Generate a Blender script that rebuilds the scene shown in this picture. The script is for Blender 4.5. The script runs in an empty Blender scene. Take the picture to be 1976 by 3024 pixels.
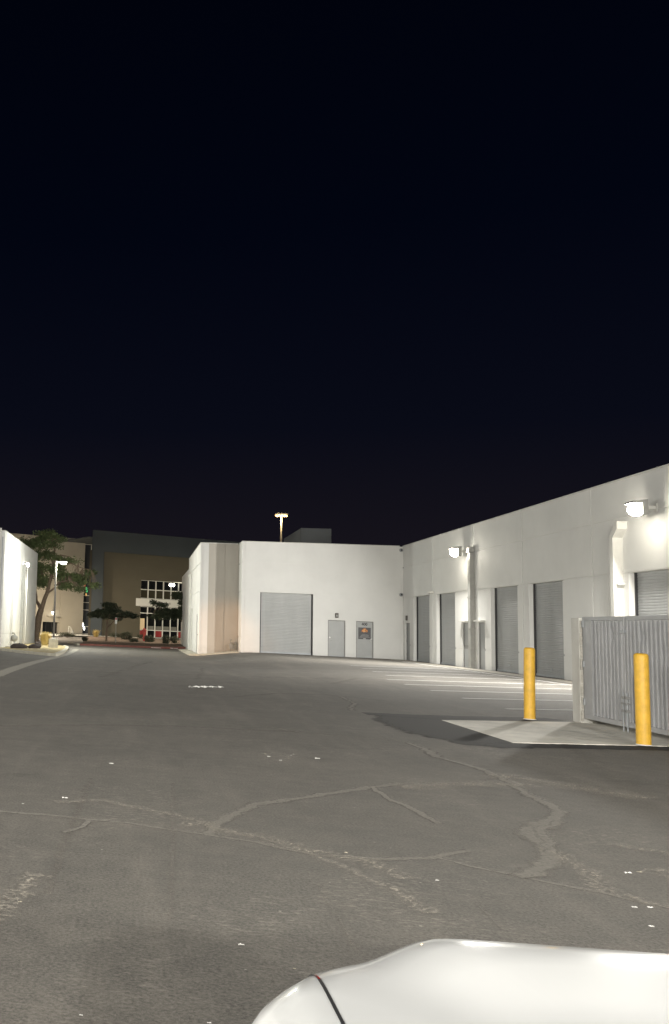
import bpy, bmesh, math, random
from mathutils import Vector, Matrix
from mathutils.bvhtree import BVHTree
random.seed(7)
sc = bpy.context.scene
COL = sc.collection
R = math.radians

# ------------------------------------------------------------------ camera
F, PX, PY, H = 2870.0, -40.0, 1512.0, 1.25
up = Vector((1180, 25790, -F)).normalized()
yv = Vector((413 - PX, -(1852 - PY), -F)).normalized()
yv = (yv - up * yv.dot(up)).normalized()
xv = yv.cross(up)
M = Matrix((xv, yv, up))                      # camera axes -> world axes
cd = bpy.data.cameras.new('camera')
cam = bpy.data.objects.new('camera', cd); COL.objects.link(cam)
cam.matrix_world = Matrix.Translation((0, 0, H)) @ M.to_4x4()
cd.sensor_fit = 'VERTICAL'; cd.sensor_height = 24.0
cd.lens = 24.0 * F / 3024.0
cd.shift_x = (988 - PX) / 3024.0; cd.shift_y = 0.0
cd.clip_start = 0.05; cd.clip_end = 3000
sc.camera = cam
sc.view_settings.view_transform = 'Standard'
sc.view_settings.look = 'None'
sc.view_settings.exposure = 0.0
sc.view_settings.gamma = 1.0

# ------------------------------------------------------------------ night sky
w = bpy.data.worlds.new('World'); sc.world = w; w.use_nodes = True
nt = w.node_tree; nt.nodes.clear()
out = nt.nodes.new('ShaderNodeOutputWorld'); bg = nt.nodes.new('ShaderNodeBackground')
tc = nt.nodes.new('ShaderNodeTexCoord'); sx = nt.nodes.new('ShaderNodeSeparateXYZ')
cr = nt.nodes.new('ShaderNodeValToRGB')
nt.links.new(tc.outputs['Generated'], sx.inputs[0]); nt.links.new(sx.outputs['Z'], cr.inputs[0])
e = cr.color_ramp.elements
e[0].position = 0.0; e[0].color = (.0120, .0092, .0120, 1)
e[1].position = 0.62; e[1].color = (.0003, .0008, .0032, 1)
for p, c in ((.10, (.0072, .0062, .0100)), (.20, (.0028, .0034, .0080)), (.38, (.0007, .0015, .0052))):
    k = e.new(p); k.color = c + (1,)
nt.links.new(cr.outputs[0], bg.inputs[0]); bg.inputs[1].default_value = 1.0
nt.links.new(bg.outputs[0], out.inputs[0])

# lamp strengths (watts), visible fixtures; left, back and lot are unseen added fill
P_WALL, P_LEFT_FILL, P_BACK_FILL, P_POLE, P_LB, P_LOT_FILL = 2200, 800, 3300, 1700, 1000, 10500

# ------------------------------------------------------------------ materials
def mat(name, col, rough=.7, metal=0.0, var=0.0, vscale=3.0, bump=0.0, bscale=40.0, dist=.01, emit=None, estr=0, spec=.5, coat=0, stretch=(1,1,1)):
    m = bpy.data.materials.new(name); m.use_nodes = True
    n = m.node_tree; b = n.nodes['Principled BSDF']
    b.inputs['Base Color'].default_value = tuple(col) + (1,)
    b.inputs['Roughness'].default_value = rough
    b.inputs['Metallic'].default_value = metal
    b.inputs['Specular IOR Level'].default_value = spec
    if coat: b.inputs['Coat Weight'].default_value = coat; b.inputs['Coat Roughness'].default_value = .04
    if emit:
        b.inputs['Emission Color'].default_value = tuple(emit) + (1,)
        b.inputs['Emission Strength'].default_value = estr
    if var or bump:
        t = n.nodes.new('ShaderNodeTexCoord')
        mp = n.nodes.new('ShaderNodeMapping'); mp.inputs['Scale'].default_value = stretch
        n.links.new(t.outputs['Object'], mp.inputs[0])
    if var:
        no = n.nodes.new('ShaderNodeTexNoise'); no.inputs['Scale'].default_value = vscale
        no.inputs['Detail'].default_value = 8; no.inputs['Roughness'].default_value = .62
        n.links.new(mp.outputs[0], no.inputs['Vector'])
        r = n.nodes.new('ShaderNodeValToRGB')
        r.color_ramp.elements[0].position = .3; r.color_ramp.elements[1].position = .7
        r.color_ramp.elements[0].color = tuple(c * (1 - var) for c in col) + (1,)
        r.color_ramp.elements[1].color = tuple(min(1, c * (1 + var)) for c in col) + (1,)
        n.links.new(no.outputs['Fac'], r.inputs[0]); n.links.new(r.outputs[0], b.inputs['Base Color'])
    if bump:
        nb = n.nodes.new('ShaderNodeTexNoise'); nb.inputs['Scale'].default_value = bscale; nb.inputs['Detail'].default_value = 5
        n.links.new(mp.outputs[0], nb.inputs['Vector'])
        bu = n.nodes.new('ShaderNodeBump'); bu.inputs['Strength'].default_value = bump; bu.inputs['Distance'].default_value = dist
        n.links.new(nb.outputs['Fac'], bu.inputs['Height']); n.links.new(bu.outputs[0], b.inputs['Normal'])
    return m

def nmix(n, a, b_, fac, mode='MIX'):
    x = n.nodes.new('ShaderNodeMix'); x.data_type = 'RGBA'; x.blend_type = mode
    if isinstance(fac, (int, float)): x.inputs[0].default_value = fac
    else: n.links.new(fac, x.inputs[0])
    for i, s in ((6, a), (7, b_)):
        if isinstance(s, tuple): x.inputs[i].default_value = s + (1,)
        else: n.links.new(s, x.inputs[i])
    return x.outputs[2]
def nnoise(n, vec, scale, detail=6, rough=.6, lo=.4, hi=.6):
    a = n.nodes.new('ShaderNodeTexNoise'); a.inputs['Scale'].default_value = scale
    a.inputs['Detail'].default_value = detail; a.inputs['Roughness'].default_value = rough
    n.links.new(vec, a.inputs['Vector'])
    mr = n.nodes.new('ShaderNodeMapRange'); mr.inputs[1].default_value = lo; mr.inputs[2].default_value = hi
    n.links.new(a.outputs['Fac'], mr.inputs[0]); return mr.outputs[0]

def asphalt_mat():
    m = bpy.data.materials.new('asphalt'); m.use_nodes = True
    n = m.node_tree; b = n.nodes['Principled BSDF']
    g = n.nodes.new('ShaderNodeNewGeometry'); pos = g.outputs['Position']
    def mp(sx_, sy_, rot=0, loc=(0,0,0)):
        q = n.nodes.new('ShaderNodeMapping'); q.inputs['Scale'].default_value = (sx_, sy_, 1)
        q.inputs['Rotation'].default_value = (0, 0, rot); q.inputs['Location'].default_value = loc
        n.links.new(pos, q.inputs[0]); return q.outputs[0]
    c = nmix(n, (.060, .056, .052), (.132, .120, .105), nnoise(n, pos, .55, 9, .68, .38, .62))
    c = nmix(n, c, (.105, .102, .094), nnoise(n, mp(1, 1, 0, (31, 7, 0)), .13, 5, .6, .45, .66))      # greyer patches
    # tyre-polished and dusty streaks along the drive lane
    k = nnoise(n, mp(1.3, .12, R(-12)), 1.0, 6, .6, .52, .72); c = nmix(n, c, (.215, .195, .17), nmixf(n, k, .95))
    k = nnoise(n, mp(.16, 1.5, R(8), (9, 3, 0)), 1.0, 7, .65, .55, .76); c = nmix(n, c, (.195, .175, .15), nmixf(n, k, .8))
    k = nnoise(n, mp(.5, 2.6, R(4), (19, 13, 0)), 1.0, 7, .7, .5, .8); c = nmix(n, c, (.082, .077, .07), nmixf(n, k, .85))
    k = nnoise(n, mp(2.6, .35, R(-16), (5, 17, 0)), 1.0, 7, .7, .56, .8); c = nmix(n, c, (.25, .225, .195), nmixf(n, k, .8))
    # mottling at hand size
    k = nnoise(n, pos, 4.5, 8, .75, .42, .68); c = nmix(n, c, (.235, .215, .185), nmixf(n, k, .55))
    k = nnoise(n, mp(1, 1, 0, (70, 40, 0)), 7, 6, .75, .5, .72); c = nmix(n, c, (.065, .061, .056), nmixf(n, k, .55))
    # aggregate
    k = nnoise(n, pos, 60, 5, .85, .36, .66); c = nmix(n, (.45, .45, .45), (1.6, 1.6, 1.6), k) if False else nmix(n, c, nmix(n, (.05, .047, .043), (.34, .32, .285), k), .50)
    # pale worn chalky scuffs, broken up
    a = nnoise(n, mp(1, 1, 0, (3, 11, 0)), .8, 4, .6, .50, .70)
    s = nnoise(n, mp(1, 2.2, R(25)), 14, 6, .75, .52, .66)
    mu = n.nodes.new('ShaderNodeMath'); mu.operation = 'MULTIPLY'; n.links.new(a, mu.inputs[0]); n.links.new(s, mu.inputs[1])
    c = nmix(n, c, (.42, .385, .33), nmixf(n, mu.outputs[0], .85))
    # scattered pale stones
    v = n.nodes.new('ShaderNodeTexVoronoi'); v.inputs['Scale'].default_value = 5.0; n.links.new(pos, v.inputs['Vector'])
    lt = n.nodes.new('ShaderNodeMath'); lt.operation = 'LESS_THAN'; lt.inputs[1].default_value = .035
    n.links.new(v.outputs['Distance'], lt.inputs[0])
    c = nmix(n, c, (.5, .48, .42), nmixf(n, lt.outputs[0], .6))
    # dark drips
    k = nnoise(n, mp(1, 1, 0, (50, 20, 0)), 1.4, 3, .5, .68, .78); c = nmix(n, c, (.07, .066, .06), nmixf(n, k, .5))
    n.links.new(c, b.inputs['Base Color']); b.inputs['Roughness'].default_value = .82
    b.inputs['Specular IOR Level'].default_value = .35
    nb = n.nodes.new('ShaderNodeTexNoise'); nb.inputs['Scale'].default_value = 210; nb.inputs['Detail'].default_value = 3
    n.links.new(pos, nb.inputs['Vector'])
    bu = n.nodes.new('ShaderNodeBump'); bu.inputs['Strength'].default_value = .4; bu.inputs['Distance'].default_value = .01
    n.links.new(nb.outputs['Fac'], bu.inputs['Height']); n.links.new(bu.outputs[0], b.inputs['Normal'])
    return m
def nmixf(n, s, f):
    q = n.nodes.new('ShaderNodeMath'); q.operation = 'MULTIPLY'; n.links.new(s, q.inputs[0]); q.inputs[1].default_value = f
    return q.outputs[0]

def ribbon_mat(name, col, scale=12, lo=.35, hi=.6, amount=.8, edge=(.0, .35), nz=.9):
    """worn surface mark: fades out at its edges (UV v) and where it has worn off"""
    m = bpy.data.materials.new(name); m.use_nodes = True
    n = m.node_tree; b = n.nodes['Principled BSDF']; o = n.nodes['Material Output']
    g = n.nodes.new('ShaderNodeNewGeometry')
    uv = n.nodes.new('ShaderNodeUVMap'); se = n.nodes.new('ShaderNodeSeparateXYZ'); n.links.new(uv.outputs[0], se.inputs[0])
    # distance to edge 0..1
    a = n.nodes.new('ShaderNodeMath'); a.operation = 'PINGPONG'; a.inputs[1].default_value = .5
    n.links.new(se.outputs['Y'], a.inputs[0])
    no = n.nodes.new('ShaderNodeTexNoise'); no.inputs['Scale'].default_value = scale; no.inputs['Detail'].default_value = 6; no.inputs['Roughness'].default_value = .7
    n.links.new(g.outputs['Position'], no.inputs['Vector'])
    ad = n.nodes.new('ShaderNodeMath'); ad.operation = 'MULTIPLY_ADD'; ad.inputs[1].default_value = nz
    sb = n.nodes.new('ShaderNodeMath'); sb.operation = 'SUBTRACT'; sb.inputs[1].default_value = .5
    n.links.new(no.outputs['Fac'], sb.inputs[0]); n.links.new(sb.outputs[0], ad.inputs[0]); n.links.new(a.outputs[0], ad.inputs[2])
    mr = n.nodes.new('ShaderNodeMapRange'); mr.inputs[1].default_value = edge[0]; mr.inputs[2].default_value = edge[1]
    n.links.new(ad.outputs[0], mr.inputs[0])
    k = nnoise(n, g.outputs['Position'], scale * 1.7, 5, .7, lo, hi)
    mu = n.nodes.new('ShaderNodeMath'); mu.operation = 'MULTIPLY'; n.links.new(mr.outputs[0], mu.inputs[0]); n.links.new(k, mu.inputs[1])
    al = nmixf(n, mu.outputs[0], amount)
    c = nmix(n, tuple(x * .75 for x in col), tuple(min(1, x * 1.2) for x in col), nnoise(n, g.outputs['Position'], 60, 4, .7, .35, .65))
    n.links.new(c, b.inputs['Base Color']); b.inputs['Roughness'].default_value = .85
    tr = n.nodes.new('ShaderNodeBsdfTransparent'); mx = n.nodes.new('ShaderNodeMixShader')
    n.links.new(al, mx.inputs[0]); n.links.new(tr.outputs[0], mx.inputs[1]); n.links.new(b.outputs[0], mx.inputs[2])
    n.links.new(mx.outputs[0], o.inputs[0])
    return m

def wall_mat(name, col, dirt=.08):
    m = bpy.data.materials.new(name); m.use_nodes = True
    n = m.node_tree; b = n.nodes['Principled BSDF']
    g = n.nodes.new('ShaderNodeNewGeometry'); pos = g.outputs['Position']
    q = n.nodes.new('ShaderNodeMapping'); q.inputs['Scale'].default_value = (1.2, 1.2, .12); n.links.new(pos, q.inputs[0])
    d = tuple(c * (1 - dirt) for c in col)
    c = nmix(n, col, d, nnoise(n, pos, .5, 6, .6, .35, .7))
    c = nmix(n, c, tuple(x * (1 - .9 * dirt) for x in col), nnoise(n, q.outputs[0], 1.6, 6, .6, .58, .9))
    # splash dirt near the ground
    se = n.nodes.new('ShaderNodeSeparateXYZ'); n.links.new(pos, se.inputs[0])
    mr = n.nodes.new('ShaderNodeMapRange'); mr.inputs[1].default_value = .35; mr.inputs[2].default_value = -.1
    n.links.new(se.outputs['Z'], mr.inputs[0])
    k = nnoise(n, pos, 3.5, 6, .7, .3, .7)
    mu = n.nodes.new('ShaderNodeMath'); mu.operation = 'MULTIPLY'; n.links.new(mr.outputs[0], mu.inputs[0]); n.links.new(k, mu.inputs[1])
    c = nmix(n, c, tuple(x * .62 for x in col), nmixf(n, mu.outputs[0], .6))
    n.links.new(c, b.inputs['Base Color']); b.inputs['Roughness'].default_value = .68; b.inputs['Specular IOR Level'].default_value = .3
    bu = n.nodes.new('ShaderNodeBump'); bu.inputs['Strength'].default_value = .25; bu.inputs['Distance'].default_value = .01
    nb = n.nodes.new('ShaderNodeTexNoise'); nb.inputs['Scale'].default_value = 18; nb.inputs['Detail'].default_value = 6; n.links.new(pos, nb.inputs['Vector'])
    n.links.new(nb.outputs['Fac'], bu.inputs['Height']); n.links.new(bu.outputs[0], b.inputs['Normal'])
    return m

A = {}
A['asphalt'] = asphalt_mat()
A['white'] = wall_mat('white_tilt_up_paint', (.78, .78, .76))
A['accent'] = wall_mat('greige_accent_paint', (.52, .49, .44))
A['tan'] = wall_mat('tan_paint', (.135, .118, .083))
A['cream'] = wall_mat('cream_paint', (.52, .475, .39))
A['slate'] = wall_mat('slate_paint', (.080, .092, .100))
A['roofgrey'] = wall_mat('roof_block_paint', (.20, .21, .215))
A['concrete'] = mat('concrete', (.76, .735, .66), .85, var=.18, vscale=2.5, bump=.3, bscale=30)
A['kerb'] = mat('kerb_concrete', (.50, .47, .39), .85, var=.2, vscale=3, bump=.3)
A['redkerb'] = mat('red_kerb_paint', (.17, .055, .045), .7, var=.3, vscale=5)
A['door'] = mat('grey_door_paint', (.40, .41, .41), .5, var=.05, vscale=2)
A['roller'] = mat('grey_roller_paint', (.40, .41, .41), .42, var=.07, vscale=1.2, stretch=(1, 1, .3))
A['rollerd'] = mat('grey_roller_paint_darker', (.33, .34, .345), .45, var=.08, vscale=1.2, stretch=(1, 1, .3))  # darker tone of the same grey, for right-wall and wing doors
A['frame'] = mat('door_frame_paint', (.26, .26, .25), .5)
A['dark'] = mat('dark_gap', (.03, .03, .032), .6)
A['galv'] = mat('galvanised_steel', (.36, .38, .40), .42, .35, var=.1, vscale=6)
A['gate'] = mat('gate_paint', (.385, .39, .40), .45, .15, var=.1, vscale=4, bump=.1, bscale=8)
A['chrome'] = mat('satin_metal', (.8, .8, .78), .25, .9)
A['yellow'] = mat('yellow_bollard_sleeve', (.68, .40, .042), .5, var=.16, vscale=9, bump=.15, bscale=30)
A['black'] = mat('black_plastic', (.02, .02, .022), .4)
A['fixture'] = mat('bronze_fixture', (.10, .09, .08), .5, .3)
A['ftwhite'] = mat('painted_pipe', (.66, .655, .62), .5, var=.05, vscale=4)
A['ftgrey'] = mat('weathered_pipe', (.34, .34, .32), .5, var=.1, vscale=4)
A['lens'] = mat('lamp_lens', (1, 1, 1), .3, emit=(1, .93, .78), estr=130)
A['lensled'] = mat('street_lamp_lens', (1, 1, 1), .3, emit=(1, 1, .95), estr=45)
A['lensorange'] = mat('sodium_lens', (1, 1, 1), .3, emit=(1, .55, .18), estr=3.0)
A['lensreflect'] = mat('entry_lamp_and_reflection', (1, 1, 1), .3, emit=(1, .97, .85), estr=16)
A['stripe'] = ribbon_mat('parking_paint', (.88, .87, .82), 9, .0, .30, 1.0, (.0, .08), .25)
A['seal'] = ribbon_mat('crack_seal', (.245, .228, .20), 13, .10, .48, .85, (.02, .30), .6)
A['sealfaint'] = ribbon_mat('crack_seal_faint', (.25, .225, .195), 18, .36, .62, .55, (.1, .6))
A['chalk'] = ribbon_mat('chalk_scuff', (.55, .50, .42), 22, .47, .60, .85, (.12, .6))
A['patch'] = ribbon_mat('fresh_asphalt', (.030, .029, .028), 3.5, .12, .36, .85, (.0, .12), .5)
A['gutter'] = ribbon_mat('gutter_concrete', (.33, .31, .265), 5, .1, .4, 1.0, (.0, .06))
A['soil'] = mat('planting_soil', (.20, .14, .10), .95, var=.35, vscale=4, bump=.8, bscale=12, dist=.05)
A['mulch'] = mat('straw_gravel', (.42, .34, .18), .95, var=.35, vscale=7, bump=.8, bscale=25, dist=.04)
A['bark'] = mat('bark', (.17, .125, .09), .9, var=.3, vscale=8, bump=.8, bscale=20, dist=.03)
A['rock'] = mat('dark_rock', (.06, .048, .042), .9, var=.35, vscale=6, bump=.8, bscale=9, dist=.05)
A['glass'] = mat('dark_window_glass', (.012, .013, .014), .06, spec=.8)
A['glasslit'] = mat('glass_with_painted_glow', (.062, .055, .036), .15, spec=.8)  # lighter brown base stands in for the panes' faint inside light
A['mull'] = mat('white_mullion', (.82, .80, .74), .5)
A['carpaint'] = mat('white_car_paint', (.84, .85, .85), .24, coat=.8, spec=.5)
A['carglass'] = mat('car_glass', (.01, .01, .011), .04, spec=.9)
A['tyre'] = mat('tyre_rubber', (.02, .02, .02), .85)
A['red'] = mat('red_lens', (.45, .02, .015), .15)
A['redpaint'] = mat('red_hydrant_paint', (.36, .04, .03), .5, var=.15)
A['paper'] = mat('paper', (.82, .81, .78), .9)
A['brown'] = mat('flattened_card', (.4, .36, .28), .9)
A['cmu'] = mat('painted_block', (.62, .61, .57), .8, var=.08, vscale=3, bump=.5, bscale=30)
A['cmusplit'] = mat('split_face_block', (.50, .48, .43), .9, var=.2, vscale=9, bump=1.0, bscale=16, dist=.05)
def leafmat(name, col, var=.4):
    m = mat(name, col, .6, var=var, vscale=1.2)
    m.node_tree.nodes['Principled BSDF'].inputs['Subsurface Weight'].default_value = 0
    return m
A['leaf'] = leafmat('mesquite_leaves', (.10, .13, .05))
A['leafd'] = leafmat('dark_leaves', (.045, .058, .03))
A['shrub'] = leafmat('shrub_leaves', (.055, .06, .033))
A['straw'] = leafmat('dry_grass', (.50, .38, .14), .3)

# ------------------------------------------------------------------ builders
class MB:
    def __init__(s): s.v = []; s.f = []; s.uv = []
    def face(s, pts, uv=None):
        i = len(s.v); s.v += [tuple(p) for p in pts]; s.f.append(tuple(range(i, i + len(pts)))); s.uv.append(uv); return s
    def box(s, x0, x1, y0, y1, z0, z1, T=None):
        P = [Vector((x, y, z)) for z in (z0, z1) for y in (y0, y1) for x in (x0, x1)]
        if T: P = [T @ p for p in P]
        i = len(s.v); s.v += [tuple(p) for p in P]
        for f in ((0, 2, 3, 1), (4, 5, 7, 6), (0, 1, 5, 4), (2, 6, 7, 3), (0, 4, 6, 2), (1, 3, 7, 5)):
            s.f.append(tuple(i + k for k in f)); s.uv.append(None)
        return s
    def tube(s, pts, rad, n=12, caps=True, sq=None):
        pts = [Vector(p) for p in pts]
        if not isinstance(rad, (list, tuple)): rad = [rad] * len(pts)
        i0 = len(s.v); prev = None
        for k, p in enumerate(pts):
            d = (pts[min(k + 1, len(pts) - 1)] - pts[max(k - 1, 0)]).normalized()
            if prev is None:
                a = Vector((0, 1, 0)) if abs(d.y) < .9 else Vector((1, 0, 0))
            else: a = prev
            u = (a - d * a.dot(d)).normalized(); prev = u; vv = d.cross(u)
            for j in range(n):
                t = 2 * math.pi * (j + .5) / n
                if sq: q = u * sq[0] * (1 if math.cos(t) > 0 else -1) + vv * sq[1] * (1 if math.sin(t) > 0 else -1)
                else: q = (u * math.cos(t) + vv * math.sin(t)) * rad[k]
                s.v.append(tuple(p + q))
        for k in range(len(pts) - 1):
            for j in range(n):
                a = i0 + k * n + j; b = i0 + k * n + (j + 1) % n
                s.f.append((a, b, b + n, a + n)); s.uv.append(None)
        if caps:
            s.f.append(tuple(i0 + j for j in range(n))[::-1]); s.uv.append(None)
            s.f.append(tuple(i0 + (len(pts) - 1) * n + j for j in range(n))); s.uv.append(None)
        return s
    def blob(s, c, r, seed=0, n=10, m=7, jag=.2):
        rnd = random.Random(seed); c = Vector(c); i0 = len(s.v)
        for a in range(m + 1):
            th = math.pi * a / m
            for b in range(n):
                ph = 2 * math.pi * b / n; k = 1 + rnd.uniform(-jag, jag)
                s.v.append((c.x + r[0] * k * math.sin(th) * math.cos(ph), c.y + r[1] * k * math.sin(th) * math.sin(ph), c.z + r[2] * k * math.cos(th)))
        for a in range(m):
            for b in range(n):
                p = i0 + a * n + b; q = i0 + a * n + (b + 1) % n
                s.f.append((p, q, q + n, p + n)); s.uv.append(None)
        return s
    def build(s, name, material, parent=None, smooth=False, bevel=0, ang=40):
        me = bpy.data.meshes.new(name); me.from_pydata(s.v, [], s.f); me.update()
        if any(s.uv):
            ul = me.uv_layers.new(name='UVMap')
            for p, u in zip(me.polygons, s.uv):
                if u:
                    for li, q in zip(p.loop_indices, u): ul.data[li].uv = q
        o = bpy.data.objects.new(name, me); COL.objects.link(o)
        me.materials.append(A[material] if isinstance(material, str) else material)
        bm = bmesh.new(); bm.from_mesh(me)
        if not any(s.uv):
            bmesh.ops.remove_doubles(bm, verts=bm.verts, dist=1e-5)
            bmesh.ops.recalc_face_normals(bm, faces=bm.faces)
        bm.to_mesh(me); bm.free()
        if smooth:
            for p in me.polygons: p.use_smooth = True
            me.set_sharp_from_angle(angle=R(ang))
        if bevel:
            b = o.modifiers.new('bevel', 'BEVEL'); b.width = bevel; b.segments = 2; b.limit_method = 'ANGLE'
        if parent is not None:
            o.parent = parent
            o.matrix_parent_inverse = parent_matrix(parent).inverted()
        return o
def parent_matrix(p):
    m = p.matrix_basis.copy(); q = p
    while q.parent: m = q.parent.matrix_basis @ q.matrix_parent_inverse @ m if False else m; q = q.parent
    if p.parent is None: return p.matrix_basis.copy()
    return parent_matrix(p.parent) @ p.matrix_parent_inverse @ p.matrix_basis
def tag(o, label=None, cat=None, group=None, kind=None):
    if label: o['label'] = label
    if cat: o['category'] = cat
    if group: o['group'] = group
    if kind: o['kind'] = kind
    return o
def empty(name, loc, label, cat, group=None, rz=0):
    o = bpy.data.objects.new(name, None); COL.objects.link(o); o.location = loc; o.rotation_euler.z = rz
    o.empty_display_size = .2
    return tag(o, label, cat, group)
def lamp(kind, name, loc, direction, power, col, size=.3, parent=None, spread=None):
    l = bpy.data.lights.new(name, kind); l.energy = power; l.color = col
    if kind == 'AREA': l.shape = 'DISK'; l.size = size; 
    else: l.shadow_soft_size = size
    if kind == 'SPOT': l.spot_size = R(spread or 150); l.spot_blend = .6
    o = bpy.data.objects.new(name, l); COL.objects.link(o); o.location = loc
    o.rotation_euler = Vector(direction).to_track_quat('-Z', 'Y').to_euler()
    if parent is not None:
        o.parent = parent; o.matrix_parent_inverse = parent_matrix(parent).inverted()
    return o

def ss(a, b, t):
    t = min(max((t - a) / (b - a), 0), 1); return t * t * (3 - 2 * t)
def gh(x, y):
    """ground height: the drive falls away to the street at the far left, then rises to the far buildings"""
    kx = 1 - ss(2.5, 7.3, x)
    return -(.47 + .07 * ss(2, 9, -x)) * ss(20, 62, y) * kx + .4 * ss(86, 110, y) * kx

# ------------------------------------------------------------------ ground
def axis(vals):
    o = []
    for (a, b, n) in vals: o += [a + (b - a) * i / n for i in range(n)]
    return o + [vals[-1][1]]
gx = axis([(-900, -60, 6), (-60, -14, 12), (-14, 12, 78), (12, 60, 12), (60, 900, 6)])
gy = axis([(-900, -40, 6), (-40, 0, 10), (0, 120, 160), (120, 300, 12), (300, 1500, 6)])
g = MB()
nx = len(gx)
g.v = [(x, y, gh(x, y)) for y in gy for x in gx]
for j in range(len(gy) - 1):
    for i in range(nx - 1):
        g.f.append((j * nx + i, j * nx + i + 1, (j + 1) * nx + i + 1, (j + 1) * nx + i)); g.uv.append(None)
tag(g.build('ground', 'asphalt', smooth=True), kind='structure')

def ribbon(name, pts, width, m, lift=.004, step=.35, label=None, jitter=0, seed=1):
    rnd = random.Random(seed)
    P = [Vector((p[0], p[1])) for p in pts]
    W = width if isinstance(width, (list, tuple)) else [width] * len(P)
    Q = []; WW = []
    for k in range(len(P) - 1):
        n = max(1, int((P[k + 1] - P[k]).length / step))
        for i in range(n):
            t = i / n; q = P[k].lerp(P[k + 1], t)
            if jitter and (i or k): q += Vector((rnd.uniform(-jitter, jitter), rnd.uniform(-jitter, jitter)))
            Q.append(q); WW.append((W[k] * (1 - t) + W[k + 1] * t) * (1 + (rnd.uniform(-.25, .25) if jitter else 0)))
    Q.append(P[-1]); WW.append(W[-1])
    mb = MB(); L = 0; rows = []
    for k, q in enumerate(Q):
        d = (Q[min(k + 1, len(Q) - 1)] - Q[max(k - 1, 0)]).normalized(); nn = Vector((-d.y, d.x))
        if k: L += (q - Q[k - 1]).length
        a = q + nn * WW[k] / 2; b = q - nn * WW[k] / 2
        rows.append((Vector((a.x, a.y, gh(*a) + lift)), Vector((b.x, b.y, gh(*b) + lift)), L))
    for k in range(len(rows) - 1):
        a, b, l0 = rows[k]; c, d, l1 = rows[k + 1]
        mb.face([a, b, d, c], [(l0, 0), (l0, 1), (l1, 1), (l1, 0)])
    o = mb.build(name, m); tag(o, kind='structure'); return o

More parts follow.
